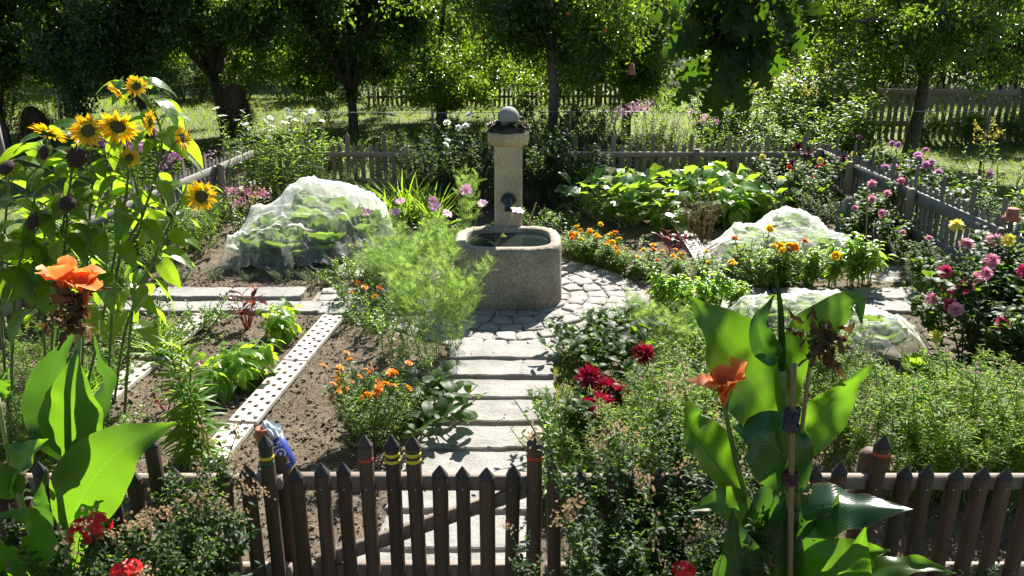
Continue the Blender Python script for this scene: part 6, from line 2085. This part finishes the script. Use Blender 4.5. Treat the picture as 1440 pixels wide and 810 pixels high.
# terracotta pot upside down on the side fence
pp = D(1430, 322, 8.1)
pp[0] = FX1 + .02
zt = .93
pp = np.array([FX1 - .01, 8.35, zt])
b = MB()
R = [[(math.cos(a) * r, math.sin(a) * r, z) for a in np.arange(20) * math.pi / 10] for r, z in ((.088, 0), (.09, .035), (.076, .037), (.06, .12), (.055, .126), (.018, .127))]
b.loft(R, bottom=False)
tag(b.build('flower_pot', M['terracotta'], loc=pp), 'terracotta flower pot turned upside down on the broad railed fence', 'flower pot')
hp = D(888, 97, 16.0)
th = thing('flower_pot', 'small brown pot hanging on a cord among apple leaves', 'flower pot', hp)
th.scale = (.62, .62, .75)
b = MB(); b.loft([[(math.cos(a) * r, math.sin(a) * r, z) for a in np.arange(16) * math.pi / 8] for r, z in ((.14, -.14), (.13, -.1), (.07, .14), (.02, .145))], bottom=False); b.build('body', M['terracotta'], th)
b = MB(); b.tube([(0, 0, .14), (.02, 0, .5), (0, 0, .9)], .012, 5); b.build('cord', M['twine'], th)
# stakes, pole, wire
b = MB(); b.tube([D(1217, 385, 8.9), D(1220, 262, 8.9)], .008, 7); tag(b.build('bamboo_stake', M['stake_wood']), 'thin pale stake standing among the pepper plants by the netted cabbages', 'plant stake')
b = MB(); b.tube([D(742, 318, 9.9), D(754, 285, 9.9)], .007, 7); tag(b.build('garden_stick', M['stake_wood']), 'short thin stick leaning behind the trough rim', 'stick')
p = G(1185, 343)
hood = thing('net_hood', 'grey net bag pulled over a stake behind the netted cabbages', 'net bag', (p[0], p[1], 0))
b = MB(); b.tube([(0, 0, -.05), (0, 0, .66)], .012, 7); b.build('stake', M['stake_wood'], hood)
b = MB()
rr = np.random.RandomState(6)
b.loft([[(math.cos(a) * r * f, math.sin(a) * r * f, z) for a, f in zip(np.arange(18) * math.pi / 9, 1 + .25 * np.sin(np.arange(18) * 2.2))] for r, z in ((.11, .12), (.12, .3), (.105, .42), (.08, .55), (.03, .65))], bottom=False)
b.build('bag', M['grey_net'], hood)
pl = thing('pole', 'leaning grey metal pole with a cross brace at the orchard edge behind the sunflowers', 'pole', G(90, 190))
P0, P1 = np.zeros(3), D(76, 95, G(90, 190)[1]) - G(90, 190)
b = MB(); b.tube([P0, P1], .05, 10); b.build('shaft', M['zinc'], pl)
b = MB(); b.tube([P0 + P1 * .2, P0 + P1 * .3 + np.array([-.3, .1, -.1]), np.array([-.35, .1, 0])], .022, 7); b.build('brace', M['zinc'], pl)
b = MB(); b.tube([D(14, 262, 8.4), D(-6, 170, 8.4)], .03, 10); tag(b.build('wooden_post', M['grey_wood']), 'weathered grey post leaning at the picture edge behind the sunflowers', 'post')
b = MB(); b.bar(D(75, 408, 7.4), D(33, 318, 7.4), .05, .03); tag(b.build('wooden_lath', M['stake_wood']), 'brown wooden lath leaning on the fence behind the sunflowers', 'wooden lath')
wf = thing('wire_fence', 'thin bright wire strung on stakes behind the back fence', 'wire fence', (0, 15.6, 0))
b = MB(); b.tube([(x, 0, 1.17 + .015 * math.sin(x)) for x in np.linspace(-4.2, 9, 30)], .0065, 5); b.build('wire', M['zinc'], wf)
for x in (-4.2, -1.5, 1.1, 3.6, 6.2, 9.0):
    b = MB(); b.tube([(x, .02, -.1), (x, .02, 1.2)], .025, 8); b.build('stake', M['brown_wood'], wf)


def hay(label, px, py, Y, sx, sz, seed):
    rr = np.random.RandomState(seed)
    o = D(px, py, Y)
    b = MB()
    n = 2600
    d = nrm(rr.normal(0, 1, (n, 3)))
    pos = d * np.array([sx, sx * .7, sz]) * rr.uniform(.6, 1.05, (n, 1))
    Y_ = nrm(rr.normal(0, .6, (n, 3)) + np.array([0, 0, -1.2]))
    b.inst(leafT(2, .06, fold=.2, droop=.3), pos, Y_, d, rr.uniform(.2, .42, n), rr.rand(n))
    core = [[(math.cos(a) * sx * .8 * math.sin(q), math.sin(a) * sx * .6 * math.sin(q), -math.cos(q) * sz * .85) for a in np.arange(14) * math.pi / 7] for q in np.linspace(.2, 3, 8)]
    b.loft(core, mi=0, rnd=.1)
    return tag(b.build('hay_bundle', M['straw'], loc=o), label, 'hay bundle')


hay('shaggy brown hay bundle hanging on the thick split apple trunk', 331, 148, 18.4, .33, .55, 3)
hay('dark hay heap beside the leaning grey pole', 47, 172, 18.5, .32, .42, 5)

# dry leaves lying about
b = MB()
X, Y = rs.uniform(-3.2, 2.2, 420), rs.uniform(3.7, 9.3, 420)
kp = (np.abs(X + .1) < 1.3) | (rs.rand(420) < .35)
X, Y = X[kp], Y[kp]
b.inst(L_OVAL, np.column_stack([X, Y, np.maximum(soil_z(X, Y), np.where(on_path(X, Y), .045, -1)) + .006]), nrm(rs.normal(0, 1, (len(X), 3)) * (1, 1, .15)), nrm(rs.normal(0, .35, (len(X), 3)) + (0, 0, 1)), rs.uniform(.015, .05, len(X)), rs.rand(len(X)))
tag(b.build('fallen_leaves', M['dry']), 'small dry leaves lying on the slabs and beds', 'fallen leaves', kind='stuff')
for k_, o_ in PROTO.items():
    drop(o_)
